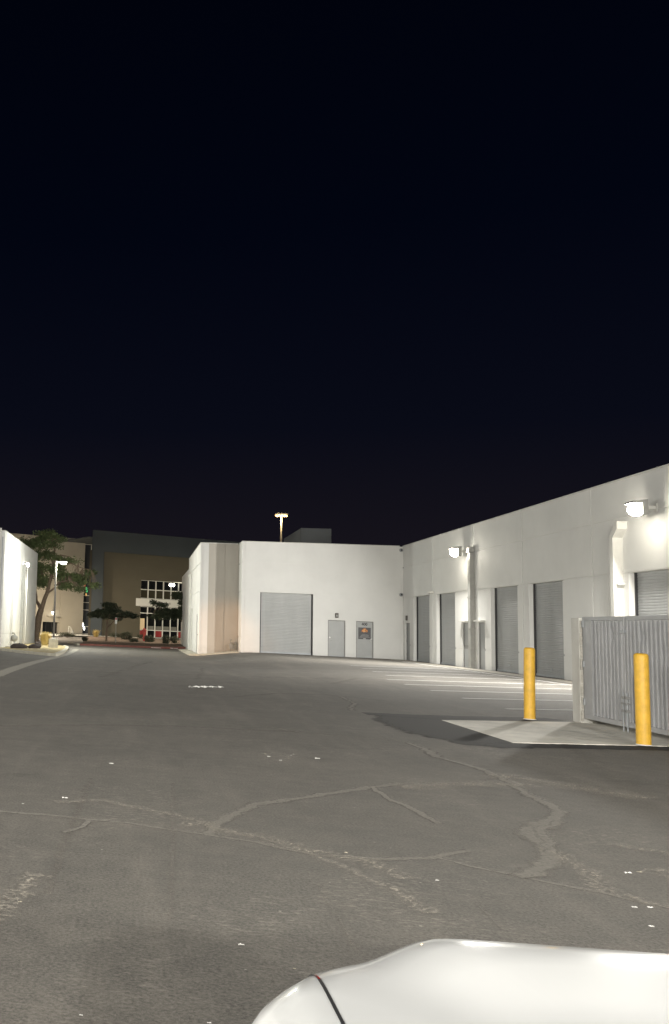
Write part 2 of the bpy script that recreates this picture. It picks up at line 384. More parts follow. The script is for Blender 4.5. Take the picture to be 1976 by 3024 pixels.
# crack sealant lines
cr_ = [
 ('seal', [(-2.2, 6.7), (-.88, 6.55), (-.54, 6.54), (-.03, 6.48), (.44, 6.31), (.74, 6.2), (1.0, 5.99), (1.32, 5.97), (1.69, 6.14), (1.83, 6.3), (2.0, 6.44)], .085, .010),
 ('seal', [(1.72, 6.2), (1.88, 6.0), (2.06, 5.87), (2.18, 5.77), (2.39, 5.63), (2.6, 5.42), (3.1, 5.1)], .07, .010),
 ('seal', [(.46, 6.34), (.5, 6.6), (.62, 6.94), (.86, 7.52), (1.26, 7.97), (1.95, 8.79), (2.27, 9.12)], .13, .012),
 ('sealfaint', [(2.2, 9.05), (2.79, 9.45), (3.12, 9.68), (3.6, 10.2)], .14, .012),
 ('seal', [(1.98, 8.85), (1.96, 8.27), (2.04, 7.84), (2.07, 7.29)], .09, .010),
 ('seal', [(2.05, 5.84), (2.2, 5.98), (2.34, 6.21), (2.47, 6.47), (2.56, 6.87), (2.62, 7.24), (2.80, 7.52), (3.0, 7.8), (3.2, 8.23), (3.24, 8.63), (3.29, 9.29)], [.12, .18, .20, .18, .18, .20, .27, .20, .17, .15, .13], .012),
 ('seal', [(2.5, 6.55), (2.62, 6.9), (2.74, 7.35), (3.02, 7.75)], .10, .02),
 ('seal', [(3.25, 8.9), (3.35, 9.6), (3.42, 10.5), (3.3, 11.0), (3.2, 11.4), (3.28, 12.0), (3.27, 12.7)], [.12, .16, .15, .13, .16, .15, .12], .03),
 ('seal', [(3.29, 12.81), (2.83, 13.02), (2.08, 13.18), (1.63, 13.9)], .12, .02),
 ('sealfaint', [(-3.2, 10.6), (-1.61, 11.7), (-.63, 12.47), (.45, 12.98), (1.54, 13.17), (2.1, 13.3)], .30, .02),
 ('sealfaint', [(-.36, 8.19), (-.37, 6.84), (-.39, 5.76), (-.39, 4.66)], .09, .012),
 ('sealfaint', [(.3, 8.27), (.21, 5.55), (.17, 4.44)], .05, .006),
 ('sealfaint', [(.92, 5.26), (.91, 4.67), (.9, 4.26)], .035, .004),
 ('sealfaint', [(1.64, 5.19), (1.61, 4.74)], .03, .004),
 ('sealfaint', [(1.87, 19.5), (2.84, 21.33), (3.98, 21.9), (4.93, 20.79)], .22, .05),
 ('seal', [(4.2, 21.68), (4.06, 19.56), (3.75, 18.4), (3.62, 17.61)], .13, .03),
 ('seal', [(-.42, 6.02), (-.37, 6.12), (-.31, 6.24), (-.29, 6.45)], .06, .01),
 ('chalk', [(.30, 6.6), (.55, 6.46), (.8, 6.35), (.97, 6.09), (1.27, 5.93), (1.43, 5.56)], .30, .02),
 ('chalk', [(2.54, 6.61), (2.50, 6.0), (2.41, 5.68), (2.57, 5.41)], .25, .02),
 ('chalk', [(-.55, 7.0), (-.2, 7.2), (.2, 6.9), (.5, 6.62)], .22, .02),
  ('chalk', [(2.9, 6.3), (3.3, 5.9), (3.8, 5.7)], .4, .03),
 ('chalk', [(3.0, 7.0), (3.6, 6.6), (4.3, 6.3)], .3, .03),
 ('chalk', [(3.4, 10.2), (3.9, 9.6), (4.3, 9.2)], .7, .03),
 ('chalk', [(.9, 6.1), (1.15, 5.7), (1.3, 5.3), (1.35, 4.9)], .16, .02),
 ('chalk', [(2.2, 8.9), (2.9, 9.35), (3.5, 9.6)], .5, .03),
 ('chalk', [(-.62, 3.9), (-.55, 4.5), (-.45, 5.0)], .22, .02),
 ('sealfaint', [(5.2, 27.5), (6.4, 31), (8, 33.5)], .3, .06),
 ('sealfaint', [(1.5, 26), (1.9, 31), (2.4, 38)], .22, .06),
 ('sealfaint', [(-.9, 24), (-.4, 30), (0, 38), (.6, 46)], .35, .06),
 ('sealfaint', [(-2.6, 26), (1.5, 29.2), (6, 31)], .3, .08),
]
for i, (m_, p, wd, jt) in enumerate(cr_):
    ribbon('crack_seal' if 'seal' in m_ else 'dust_scuff', p, wd, m_, .0012 + .0003 * i, .12, jitter=jt, seed=i)
# fresh asphalt trench around the concrete apron
ribbon('asphalt_patch', [(4.35, 12.9), (4.25, 14.2), (4.25, 16.0), (4.4, 17.2)], [.9, 1.5, 1.4, .9], 'patch', .0035, .4)
ribbon('asphalt_patch', [(4.2, 12.95), (4.9, 13.33), (6.4, 13.88), (9.5, 15.0), (13, 16.2)], .5, 'patch', .0045, .4)
ribbon('asphalt_patch', [(3.7, 17.1), (4.8, 17.1), (5.9, 17.65), (7.1, 18.35)], [.5, .95, .7, .45], 'patch', .0040, .4)
# valley gutter on the left
ribbon('gutter', [(-2.6, -20), (-2.95, 5), (-3.27, 23.2), (-3.55, 34), (-3.8, 45.1), (-4.05, 58), (-4.3, 68.5)], .42, 'gutter', .004, 1.0)
# angled parking stripes
dx, dy = math.cos(R(27)), math.sin(R(27))
st = [((7.05, 20.45), 6.2), ((7.15, 23.4), 6.2), ((7.25, 26.2), 7), ((7.32, 28.9), 7.2), ((7.5, 31.65), 7.2), ((8.3, 35.2), 6.6), ((8.6, 38.4), 6.4), ((8.9, 41.6), 6.2), ((9.1, 44.8), 6.0)]
for i, ((x, y), L) in enumerate(st):
    ribbon('parking_line', [(x, y), (x + dx * L, y + dy * L)], .15, 'stripe', .005, 1.0)
ribbon('parking_line', [(14.0, 34.5), (14.2, 42), (14.4, 52), (14.6, 58)], .11, 'stripe', .0085, 1.0)
ribbon('parking_line', [(8.4, 62.2), (9.2, 60.8)], .10, 'stripe', .005, 1.0)
ribbon('walkway', [(15.35, -5), (15.35, 63.0)], 1.0, 'gutter', .003, 2.0)

# concrete apron before the enclosure
def slab(name, poly, z0, z1, m, kind='structure', bevel=0):
    mb = MB(); n = len(poly)
    mb.face([(x, y, z1 + gh(x, y)) for x, y in poly]); 
    for i in range(n):
        a = poly[i]; b = poly[(i + 1) % n]
        mb.face([(a[0], a[1], z0 + gh(*a)), (b[0], b[1], z0 + gh(*b)), (b[0], b[1], z1 + gh(*b)), (a[0], a[1], z1 + gh(*a))])
    o = mb.build(name, m, bevel=bevel); return tag(o, kind=kind)
slab('apron', [(4.73, 13.53), (6.36, 14.14), (11, 15.88), (11, 17.75), (7.3, 17.9), (4.76, 16.6)], -.05, .008, 'concrete')

# ------------------------------------------------------------------ walls
def wall(parent, name, O, U, N, L, ztop, zbot, openings, gu, gz, m, gw=.065, gd=.035):
    """wall face as a stepped sheet: panel joints are real grooves, openings have real reveals.
       openings: (u0,u1,z0,z1,depth)"""
    U = Vector((U[0], U[1], 0)).normalized(); N = Vector((N[0], N[1], 0)).normalized(); O = Vector((O[0], O[1], 0))
    us = {0, L}; zs = {zbot, ztop}
    for o in openings: us |= {o[0], o[1]}; zs |= {o[2], o[3]}
    for q in gu: us |= {q - gw / 2, q + gw / 2}
    for q in gz: zs |= {q - gw / 2, q + gw / 2}
    us = sorted(u for u in us if 0 <= u <= L); zs = sorted(z for z in zs if zbot <= z <= ztop)
    def dep(u, z):
        for o in openings:
            if o[0] < u < o[1] and o[2] < z < o[3]: return (-o[4], True)
        if any(abs(u - q) < gw / 2 for q in gu) or any(abs(z - q) < gw / 2 for q in gz): return (-gd, False)
        return (0, False)
    nu, nz = len(us) - 1, len(zs) - 1
    D = [[dep((us[i] + us[i + 1]) / 2, (zs[j] + zs[j + 1]) / 2) for j in range(nz)] for i in range(nu)]
    P = lambda u, z, d: O + U * u + N * d + Vector((0, 0, z))
    mb = MB()
    for i in range(nu):
        for j in range(nz):
            d, op = D[i][j]
            if not op: mb.face([P(us[i], zs[j], d), P(us[i + 1], zs[j], d), P(us[i + 1], zs[j + 1], d), P(us[i], zs[j + 1], d)])
            if i < nu - 1 and D[i + 1][j][0] != d:
                e = D[i + 1][j][0]; u = us[i + 1]
                mb.face([P(u, zs[j], d), P(u, zs[j], e), P(u, zs[j + 1], e), P(u, zs[j + 1], d)])
            if j < nz - 1 and D[i][j + 1][0] != d:
                e = D[i][j + 1][0]; z = zs[j + 1]
                mb.face([P(us[i], z, d), P(us[i + 1], z, d), P(us[i + 1], z, e), P(us[i], z, e)])
    # back and top of the panel
    t = -.2
    mb.face([P(0, ztop, 0), P(L, ztop, 0), P(L, ztop, t), P(0, ztop, t)])
    mb.face([P(0, 5.5, t), P(L, 5.5, t), P(L, ztop, t), P(0, ztop, t)])
    return mb.build(name, m, parent)

def frameM(O, U, N):
    U = Vector((U[0], U[1], 0)).normalized(); N = Vector((N[0], N[1], 0)).normalized(); Z = Vector((0, 0, 1))
    return Matrix.Translation((O[0], O[1], 0)) @ Matrix((U, N, Z)).transposed().to_4x4()

def roller(parent, T, u0, u1, z0, z1, depth, m='roller', label=None):
    mb = MB(); p = .095; n = int((z1 - z0) / p); d = -depth + .06
    prof = []
    for i in range(n):
        z = z0 + .1 + (z1 - z0 - .1) * i / n; h = (z1 - z0 - .1) / n
        prof += [(z, d), (z + h * .18, d + .009), (z + h * .70, d + .010), (z + h * .86, d)]
    prof.append((z1 + .02, d))
    for a, b in zip(prof[:-1], prof[1:]):
        mb.face([T @ Vector((u0 + .06, a[1], a[0])), T @ Vector((u1 - .06, a[1], a[0])), T @ Vector((u1 - .06, b[1], b[0])), T @ Vector((u0 + .06, b[1], b[0]))])
    o = mb.build('roller_door', m, parent)
    if label: o['label'] = label
    MB().box(u0 + .06, u1 - .06, d - .03, d + .035, z0 + .006, z0 + .1, T).build('bottom_bar', 'galv', o)
    for a in (u0, u1 - .075):
        MB().box(a + .002, a + .073, -depth - .05, -depth + .13, z0, z1, T).build('guide_rail', 'dark', o)
    MB().box((u0 + u1) / 2 - .09, (u0 + u1) / 2 + .09, d + .03, d + .06, z0 + .30, z0 + .33, T).build('lift_handle', 'galv', o)
    return o

def pdoor(parent, T, u0, u1, z1, depth, hand=1, label=None, kick=False, m='door'):
    """personnel door: frame, leaf, lever handle, deadbolt, hinges"""
    d = -depth
    o = MB().box(u0 + .055, u1 - .055, d - .04, d + .012, .02, z1 - .055, T).build('door', m, parent, bevel=.003)
    if label: o['label'] = label
    fr = MB().box(u0, u0 + .05, d - .05, d + .05, 0, z1, T).box(u1 - .05, u1, d - .05, d + .05, 0, z1, T).box(u0 + .05, u1 - .05, d - .05, d + .05, z1 - .05, z1, T)
    fr.build('door_frame', 'frame', o)
    MB().box(u0 + .05, u1 - .05, d - .05, d + .03, 0, .02, T).build('threshold', 'galv', o)
    hx = u0 + .13 if hand < 0 else u1 - .13
    h = MB().tube([T @ Vector((hx, d + .012, 1.0)), T @ Vector((hx, d + .07, 1.0))], .03, 10)
    h.tube([T @ Vector((hx, d + .06, 1.0)), T @ Vector((hx - hand * .12, d + .06, 1.0))], .014, 8)
    h.build('handle', 'chrome', o, smooth=True)
    MB().tube([T @ Vector((hx, d + .012, 1.16)), T @ Vector((hx, d + .04, 1.16))], .035, 10).build('deadbolt', 'chrome', o, smooth=True)
    for z in (.3, 1.1, 1.85):
        x = u1 - .052 if hand < 0 else u0 + .052
        MB().tube([T @ Vector((x, d + .055, z)), T @ Vector((x, d + .055, z + .11))], .012, 8).build('hinge', 'frame', o)
    if kick: MB().box(u0 + .09, u1 - .09, d + .013, d + .017, .92, 1.10, T).build('door_plate', 'frame', o)
    return o

def coping(parent, T, L, z):
    MB().box(-.02, L + .02, -.22, .022, z + .002, z + .055, T).build('coping', 'ftwhite', parent)

TOP = 6.97
GZ = [.92, 3.80, 5.66]
wh = empty('warehouse', (6.3, 63.7, 0), 'long white tilt-up warehouse wrapping the far end and the right side of the lot', 'warehouse')
# far wall
Tf = frameM((6.33, 63.7), (1, 0), (0, -1))
ops = [(1.15, 4.37, 0, 3.80, .28), (5.27, 6.31, 0, 2.24, .1), (6.95, 7.98, 0, 2.24, .1)]
wall(wh, 'wall', (6.33, 63.7), (1, 0), (0, -1), 9.72, TOP, -.6, ops, [.16, 9.60], GZ, 'white')
roller(wh, Tf, 1.15, 4.37, 0, 3.80, .28, label='widest roller door, in the white wall facing the camera')
d1 = pdoor(wh, Tf, 5.27, 6.31, 2.24, .1, -1)
d2 = pdoor(wh, Tf, 6.95, 7.98, 2.24, .1, 1, label='grey door with black numbers 400 and a dark poster')
coping(wh, Tf, 9.5, TOP)
# short return and wing
Tp = frameM((6.33, 63.7), (0, 1), (-1, 0))
wall(wh, 'wall', (6.33, 63.7), (0, 1), (-1, 0), 2.0, TOP, -.6, [], [], GZ, 'white')
coping(wh, Tp, 1.9, TOP)
Tw = frameM((3.85, 65.7), (1, 0), (0, -1))
wall(wh, 'wall', (3.85, 65.7), (1, 0), (0, -1), .53, TOP, -.9, [], [.12], GZ, 'white')
wall(wh, 'wall', (4.38, 65.715), (1, 0), (0, -1), 1.96, TOP, -.9, [], [1.05], GZ, 'accent')
coping(wh, Tw, 2.4, TOP)
Ts = frameM((3.85, 65.7), (0, 1), (-1, 0))
sideops = [(2.25, 3.15, -.35, 2.30, .12), (12.6, 13.5, -.35, 2.34, .12), (14.6, 15.2, -.35, 2.34, .12)]
wall(wh, 'wall', (3.85, 65.7), (0, 1), (-1, 0), 15.7, TOP, -.9, sideops, [5.2, 10.4], GZ, 'white')
coping(wh, Ts, 15.7, TOP)
for o_ in sideops:
    q = MB().box(o_[0] + .05, o_[1] - .05, -.16, -.1, -.35, o_[3] - .05, Ts).build('door', 'rollerd', wh)
    MB().box(o_[0], o_[0] + .05, -.17, -.05, -.35, o_[3], Ts).box(o_[1] - .05, o_[1], -.17, -.05, -.35, o_[3], Ts).box(o_[0] + .05, o_[1] - .05, -.17, -.05, o_[3] - .05, o_[3], Ts).build('door_frame', 'frame', q)
ds = MB().box(8.0, 8.12, .02, .14, -.3, 2.8, Ts).build('downpipe', 'ftwhite', wh)
MB().box(11.2, 11.35, .02, .16, -.3, 5.2, Ts).build('downpipe', 'ftwhite', wh)
MB().box(11.1, 11.45, .02, .22, 5.2, 5.5, Ts).build('rain_head', 'ftwhite', wh)
# right wall: u runs towards the camera from the far corner
Tr = frameM((16.05, 63.7), (0, -1), (-1, 0))
U = lambda Y: 63.7 - Y
rops = [(U(61.36), U(58.14), 0, 3.80, .3), (U(56.8), U(53.59), 0, 3.80, .3), (U(52.55), U(51.56), 0, 2.22, .12), (U(50.22), U(49.21), 0, 2.22, .12),
        (U(48.37), U(45.12), 0, 3.80, .3), (U(43.87), U(40.56), 0, 3.80, .3), (U(35.38), U(32.1), 0, 3.80, .3), (U(30.9), U(27.6), 0, 3.80, .3), (U(63.21), U(62.17), 0, 2.24, .12),
        (U(22.5), U(19.2), 0, 3.80, .3), (U(18.0), U(14.8), 0, 3.80, .3)]
wall(wh, 'wall', (16.05, 63.7), (0, -1), (-1, 0), 86, TOP, -.6, rops, [.14, U(57.47), U(50.75), U(44.5), U(38.0), U(31.5), U(25), U(12)], GZ, 'white')
coping(wh, Tr, 86, TOP)
for (k, la) in ((0, 'farthest roller door in the right wall'), (1, 'second roller door from the far corner of the right wall'), (4, 'roller door just right of the paired doors'), (5, 'roller door behind the left yellow bollard'), (6, 'roller door above the corrugated gate')):
    roller(wh, Tr, rops[k][0], rops[k][1], 0, 3.80, .3, 'rollerd', la)
for k in (7, 9, 10): roller(wh, Tr, rops[k][0], rops[k][1], 0, 3.80, .3, 'rollerd')
pdoor(wh, Tr, rops[2][0], rops[2][1], 2.22, .12, 1, 'grey door with a square plate at waist height, left of the pole', kick=True, m='rollerd')
pdoor(wh, Tr, rops[3][0], rops[3][1], 2.22, .12, 1, m='rollerd')
pdoor(wh, Tr, rops[8][0], rops[8][1], 2.24, .12, 1, m='rollerd')
for k in (2, 3): MB().box(rops[k][0] - .08, rops[k][1] + .08, .003, .16, 2.25, 2.31, Tr).build('door_hood', 'ftwhite', wh)
# downpipes on the right wall
def downpipe(T, u, ztop, m, jog=False, bendz=5.0):
    mb = MB(); w_, dd = .30 if jog else .30, .2
    if jog:
        mb.tube([T @ Vector((u, .13, 0)), T @ Vector((u, .13, bendz)), T @ Vector((u + .35, .13, bendz + .33)), T @ Vector((u + .35, .13, bendz + .52)), ], 0, 4, True, (.11, .18))
    else:
        mb.box(u - .17, u + .17, .01, .22, 0, ztop, T)
    o = mb.build('downpipe', m, wh)
    for z in (.35, 1.9, 3.4):
        MB().box(u - .22, u + .22, .005, .235, z, z + .05, T).build('pipe_strap', m, o)
    return o
downpipe(Tr, U(50.72), 5.6, 'ftgrey')
MB().box(U(50.72) - .2, U(50.72) + .2, .01, .27, 5.62, 5.9, Tr).build('rain_head', 'ftgrey', wh)
downpipe(Tr, U(35.85), 5.0, 'ftwhite', jog=True)
# roofs
MB().box(6.4, 40, 63.9, 95, 6.2, 6.3).box(16.3, 40, -22, 63.85, 6.2, 6.3).box(4.1, 6.35, 65.95, 95, 6.2, 6.3).build('roof', 'slate', wh)
MB().box(3.87, 40, 81.5, 95, -.6, 6.2).build('wall', 'white', wh)
# panel lines base kerb along the wing
kb = MB()
slab('kerb', [(3.15, 81), (3.2, 68.4), (3.25, 65.0), (4.0, 64.2), (6.2, 63.35), (6.2, 65.69), (3.84, 65.69), (3.84, 81)], -.2, .07, 'kerb')

# ------------------------------------------------------------------ left building
lb = empty('warehouse', (-8.67, 61.4, -.54), 'white warehouse at the left edge of the photo with a pipe down its side wall', 'warehouse')
Tl = frameM((-8.67, 61.4), (0, 1), (1, 0))
wall(lb, 'wall', (-8.67, 61.4), (0, 1), (1, 0), 20.3, TOP, -1.0, [], [.35, 5.9, 14.6], [.42, 3.57, 5.5], 'white')
coping(lb, Tl, 20.3, TOP)
Tlf = frameM((-8.67, 61.4), (-1, 0), (0, -1))
wall(lb, 'wall', (-8.67, 61.4), (-1, 0), (0, -1), 19.3, TOP, -1.0, [(4, 7.2, -.5, 3.3, .3)], [.22, 9], [.42, 3.57, 5.5], 'white')
coping(lb, Tlf, 19, TOP)
roller(lb, Tlf, 4, 7.2, -.5, 3.3, .3)
wall(lb, 'wall', (-28, 61.4), (0, -1), (1, 0), 84, TOP, -1.0, [], [12, 24, 36, 48, 60], [.42, 3.57, 5.5], 'white')
MB().box(-40, -8.9, 61.6, 81.6, 6.2, 6.3).box(-40, -28.3, -22, 61.5, 6.2, 6.3).build('roof', 'slate', lb)
MB().box(-39, -8.68, 81.4, 81.75, -1, 6.95).build('wall', 'white', lb)
p = MB().box(9.85, 10.25, .01, .2, -.5, 5.0, Tl).build('downpipe', 'ftgrey', lb)
MB().box(9.75, 10.45, .01, .3, 5.0, 5.45, Tl).build('rain_head', 'ftgrey', lb)
MB().tube([Tl @ Vector((12.7, .06, -.3)), Tl @ Vector((12.7, .06, 5.6))], .035, 8).build('conduit', 'ftwhite', lb)
MB().box(.1, .16, .01, .07, -.5, 6.6, Tlf).build('conduit', 'galv', lb)
MB().tube([(-8.95, 61.3, 6.9), (-8.95, 61.3, 7.15)], .07, 10).build('roof_vent', 'ftwhite', lb)

# unseen building behind the photographer; its wall packs are added foreground fill
bk = empty('warehouse', (-6, -17, 0), 'unseen white warehouse behind the photographer with a row of added fill lamps', 'warehouse')
wall(bk, 'wall', (-27.9, -17), (1, 0), (0, 1), 40, TOP, -.6, [], [8, 16, 24, 32], GZ, 'white')

# ------------------------------------------------------------------ wall-pack lamps
LCOL = (1, .97, .90)
def wallpack(loc, n, power, label, col=LCOL, group=None, lens='lens', size=1.0, arm=0.0):
    """loc on the wall face; n outward (x,y)"""
    N = Vector((n[0], n[1], 0)); Uv = Vector((-N.y, N.x, 0))
    e = empty('wall_lamp', loc, label, 'wall lamp', group)
    T = Matrix.Translation(Vector(loc) + N * arm) @ Matrix((Uv, N, Vector((0, 0, 1)))).transposed().to_4x4()
    s = size
    if arm: MB().box(-.05, .05, -arm, 0, -.02, .08, T).box(-.1, .1, -arm, -arm + .03, -.1, .16, T).build('arm', 'ftwhite', e)
    h = MB()
    prof = [(0, .19), (.30, .15), (.33, .10), (.12, .10), (.12, -.16), (0, -.16)]
    a = [T @ Vector((-.20 * s, y * s, z * s)) for y, z in prof]; b = [T @ Vector((.20 * s, y * s, z * s)) for y, z in prof]
    h.face(a); h.face(b[::-1])
    for i in range(len(prof)):
        j = (i + 1) % len(prof); h.face([a[i], b[i], b[j], a[j]])
    h.build('housing', 'ftgrey', e)
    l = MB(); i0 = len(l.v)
    l.blob((0, 0, 0), (.185, .17, .15), 1, 18, 10, 0)  # dome swollen beyond a plain lens so its glow carries the glare
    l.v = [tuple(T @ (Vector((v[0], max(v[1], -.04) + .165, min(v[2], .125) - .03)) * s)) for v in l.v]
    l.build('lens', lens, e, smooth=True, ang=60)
    c0 = T @ (Vector((0, .36, -.06)) * s)
    lamp('AREA', 'bulb', c0, (T.to_3x3() @ Vector((0, .91, -.41))), power, col, .34 * s, e)
    return e
G1 = 'wall lamps on the right-hand warehouse wall'
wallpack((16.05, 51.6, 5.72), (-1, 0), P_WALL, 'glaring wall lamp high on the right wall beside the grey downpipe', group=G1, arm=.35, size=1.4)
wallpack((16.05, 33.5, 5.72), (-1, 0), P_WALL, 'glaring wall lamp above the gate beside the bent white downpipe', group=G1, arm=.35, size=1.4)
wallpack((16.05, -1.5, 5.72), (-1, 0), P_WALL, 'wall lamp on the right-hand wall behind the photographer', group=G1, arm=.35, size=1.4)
wallpack((-8.67, 72.7, 5.55), (1, 0), P_LB, 'lit wall lamp beside the pipe on the left warehouse', (1, .98, .86))
for i, y in enumerate((52, 34, 12)):  # unseen wall packs added to brighten the far wall from the left
    wallpack((-28, y, 5.9), (1, 0), P_LEFT_FILL, 'added fill lamp on the far left warehouse wall outside the frame', (1, .98, .9), 'added fill lamps left of the frame')
for i, x in enumerate((-16, -7, 2, 10)):  # unseen wall packs added as fill for the foreground
    wallpack((x, -17, 6.2), (0, 1), P_BACK_FILL, 'added fill lamp on the warehouse behind the photographer', (1, .96, .88), 'added fill lamps behind the photographer')

# small fixtures
def emergency(T, u, z, label):
    o = MB().box(u - .1, u + .1, 0, .09, z - .16, z + .14, T).build('door_light', 'fixture', None, bevel=.03)
    MB().box(u - .07, u + .07, .09, .105, z - .1, z + .02, T).build('lens', 'frame', o)
    return tag(o, label, 'door light')
emergency(Tf, 5.79, 2.55, 'unlit bronze light above the plain grey door of the facing wall')
emergency(Tr, U(62.75), 2.55, 'unlit bronze light above the narrow door in the far right corner')
def dome(loc, n, label):
    n = Vector(n); loc = Vector(loc)
    o = MB().tube([loc, loc + n * .06, loc + n * .1], [.11, .11, .07], 14).build('overflow_scupper', 'galv', None, smooth=True)
    MB().tube([loc + n * .09, loc + n * .13], .05, 10).build('nozzle', 'dark', o)
    return tag(o, label, 'drain outlet')
dome((15.93, 63.68, 6.75), (0, -1, 0), 'upper round outlet in the corner where the facing and right walls meet')
dome((15.93, 63.68, 3.98), (0, -1, 0), 'lower round outlet in the corner where the facing and right walls meet')
o = MB().box(U(57.45) - .35, U(57.45) + .25, .004, .22, 3.86, 3.98, Tr).build('flood_light', 'ftwhite', None, bevel=.02)
MB().box(U(57.45) - .25, U(57.45) + .15, .222, .235, 3.88, 3.96, Tr).build('lens', 'paper', o)
tag(o, 'small white fitting over the pier between the two farthest roller doors', 'light fitting')

# numbers and poster on the suite door
def text(body, size, loc, rot, m, name, parent=None, ext=.002, align='CENTER', bold=0):
    cu = bpy.data.curves.new(name, 'FONT'); cu.body = body; cu.size = size; cu.extrude = ext; cu.align_x = align; cu.offset = bold
    t = bpy.data.objects.new(name, cu); COL.objects.link(t)
    bpy.context.view_layer.update()
    me = bpy.data.meshes.new_from_object(t.evaluated_get(bpy.context.evaluated_depsgraph_get()))
    COL.objects.unlink(t); bpy.data.objects.remove(t)
    o = bpy.data.objects.new(name, me); COL.objects.link(o); me.materials.clear(); me.materials.append(A[m])
    o.location = loc; o.rotation_euler = rot
    if parent is not None: o.parent = parent; o.matrix_parent_inverse = parent_matrix(parent).inverted()
    return o
DX = 6.33 + (6.95 + 7.98) / 2; DY = 63.7 + .1 - .012
text('400', .23, (DX, DY - .004, 1.99), (R(90), 0, 0), 'black', 'door_number', d2, bold=.008)
po = MB().box(DX - .37, DX + .37, DY - .012, DY - .003, 1.14, 1.86).build('poster', 'black'); 
po.data.materials[0] = mat('poster_ink', (.07, .07, .075), .35, var=.2, vscale=6)
tag(po, 'dark poster with an orange flame emblem on the door numbered 400', 'poster')
fl = MB(); rnd = random.Random(3)
for k in range(46):
    a = rnd.uniform(0, 2 * math.pi); r = rnd.uniform(.0, .17) ; x = DX + r * math.cos(a) * 1.1; z = 1.67 + r * math.sin(a) * .8
    s = rnd.uniform(.012, .035); q = DY - .0145 - .0003 * k
    fl.face([(x - s, q, z - s * .6), (x + s * .4, q, z - s), (x + s, q, z + s * .5), (x - s * .1, q, z + s * 1.6)])
fl.build('flame_emblem', mat('orange_print', (.85, .25, .05), .5, var=.5, vscale=14), po)
fl = MB()
for k in range(12):
    x = DX + rnd.uniform(-.07, .07); z = 1.67 + rnd.uniform(-.1, .1); s = rnd.uniform(.01, .022); q = DY - .030 - .0003 * k
    fl.face([(x - s, q, z - s), (x + s, q, z - s * .6), (x + s * .3, q, z + s * 2)])
fl.build('flame_core', mat('pale_print', (.9, .62, .3), .5), po)
for r_, z in enumerate((1.44, 1.40, 1.36, 1.32, 1.28, 1.24)):
    mb = MB(); x = DX - (.14 + .035 * r_); 
    while x < DX + (.14 + .035 * r_):
        l = rnd.uniform(.02, .07); mb.box(x, x + l, DY - .016, DY - .0125, z - .009, z + .009); x += l + .014
    mb.build('print_line', mat('grey_print', (.36, .36, .36), .5) if r_ == 0 else bpy.data.materials['grey_print'], po)
MB().box(DX - .07, DX + .07, DY - .018, DY - .0125, 1.155, 1.185).build('print_line', 'paper', po)

# gas meters
def meter(loc, rz, s, label):
    e = empty('gas_meter', loc, label, 'gas meter', rz=rz)
    bpy.context.view_layer.update()
    T = e.matrix_basis
    V = lambda x, y, z: T @ Vector((x * s, y * s, z * s))
    MB().tube([V(0, 0, 0), V(0, 0, .95)], .03 * s, 8).tube([V(0, 0, .95), V(-.42, 0, .95)], .03 * s, 8).tube([V(-.42, 0, .95), V(-.42, .1, .95)], .05 * s, 8).build('pipe', 'ftgrey', e)
    MB().blob(V(-.02, 0, .62), (.24 * s, .17 * s, .22 * s), 4, 12, 8, .06).build('regulator', 'ftgrey', e, smooth=True, ang=80)
    MB().tube([V(.06, -.02, .82), V(.20, -.02, .82)], .055 * s, 10).tube([V(.02, -.02, .62), V(.28, -.02, .62)], .05 * s, 10).build('valve', 'ftgrey', e)
    return e
meter((-8.45, 66.5, -.54), R(90), 1.05, 'grey gas meter on the side wall of the left warehouse')
e = empty('gas_meter', (5.85, 65.35, -.1), 'grey gas meter in the recess beside the facing wall', 'gas meter')
MB().tube([(5.85, 65.35, -.1), (5.85, 65.35, .75)], .03, 8).tube([(5.55, 65.4, -.1), (5.55, 65.4, .35), (5.85, 65.4, .38)], .018, 8).tube([(6.2, 65.4, -.05), (6.2, 65.4, .55)], .03, 8).build('pipe', 'ftgrey', e)
MB().box(5.74, 5.99, 65.2, 65.45, .12, .45).build('meter_box', 'ftgrey', e, bevel=.03)
MB().tube([(5.9, 65.3, .5), (6.25, 65.3, .56)], .055, 10).tube([(6.02, 65.3, .5), (6.12, 65.3, .5)], .09, 12).build('regulator', 'ftgrey', e, smooth=True)
MB().tube([(5.82, 65.35, .72), (5.92, 65.35, .72)], .06, 8).build('valve', 'ftgrey', e)

# ------------------------------------------------------------------ trash enclosure with corrugated gates
en = empty('enclosure', (7.35, 18.05, 0), 'pale block-walled enclosure behind the corrugated gates', 'enclosure')
def cmu(name, x0, x1, y0, y1, z1, mt):
    return MB().box(x0, x1, y0, y1, -.02, z1).build(name, mt, en, bevel=.008)
cmu('pillar', 7.285, 7.47, 17.80, 18.10, 1.74, 'cmu')
cmu('wall', 7.475, 10.8, 17.86, 18.04, 1.74, 'cmusplit')
cmu('wall', 10.6, 10.8, 12.6, 17.855, 1.74, 'cmusplit')
cmu('pillar', 7.23, 7.45, 12.36, 12.6, 1.74, 'cmu')
cmu('wall', 7.455, 10.8, 12.4, 12.58, 1.74, 'cmusplit')
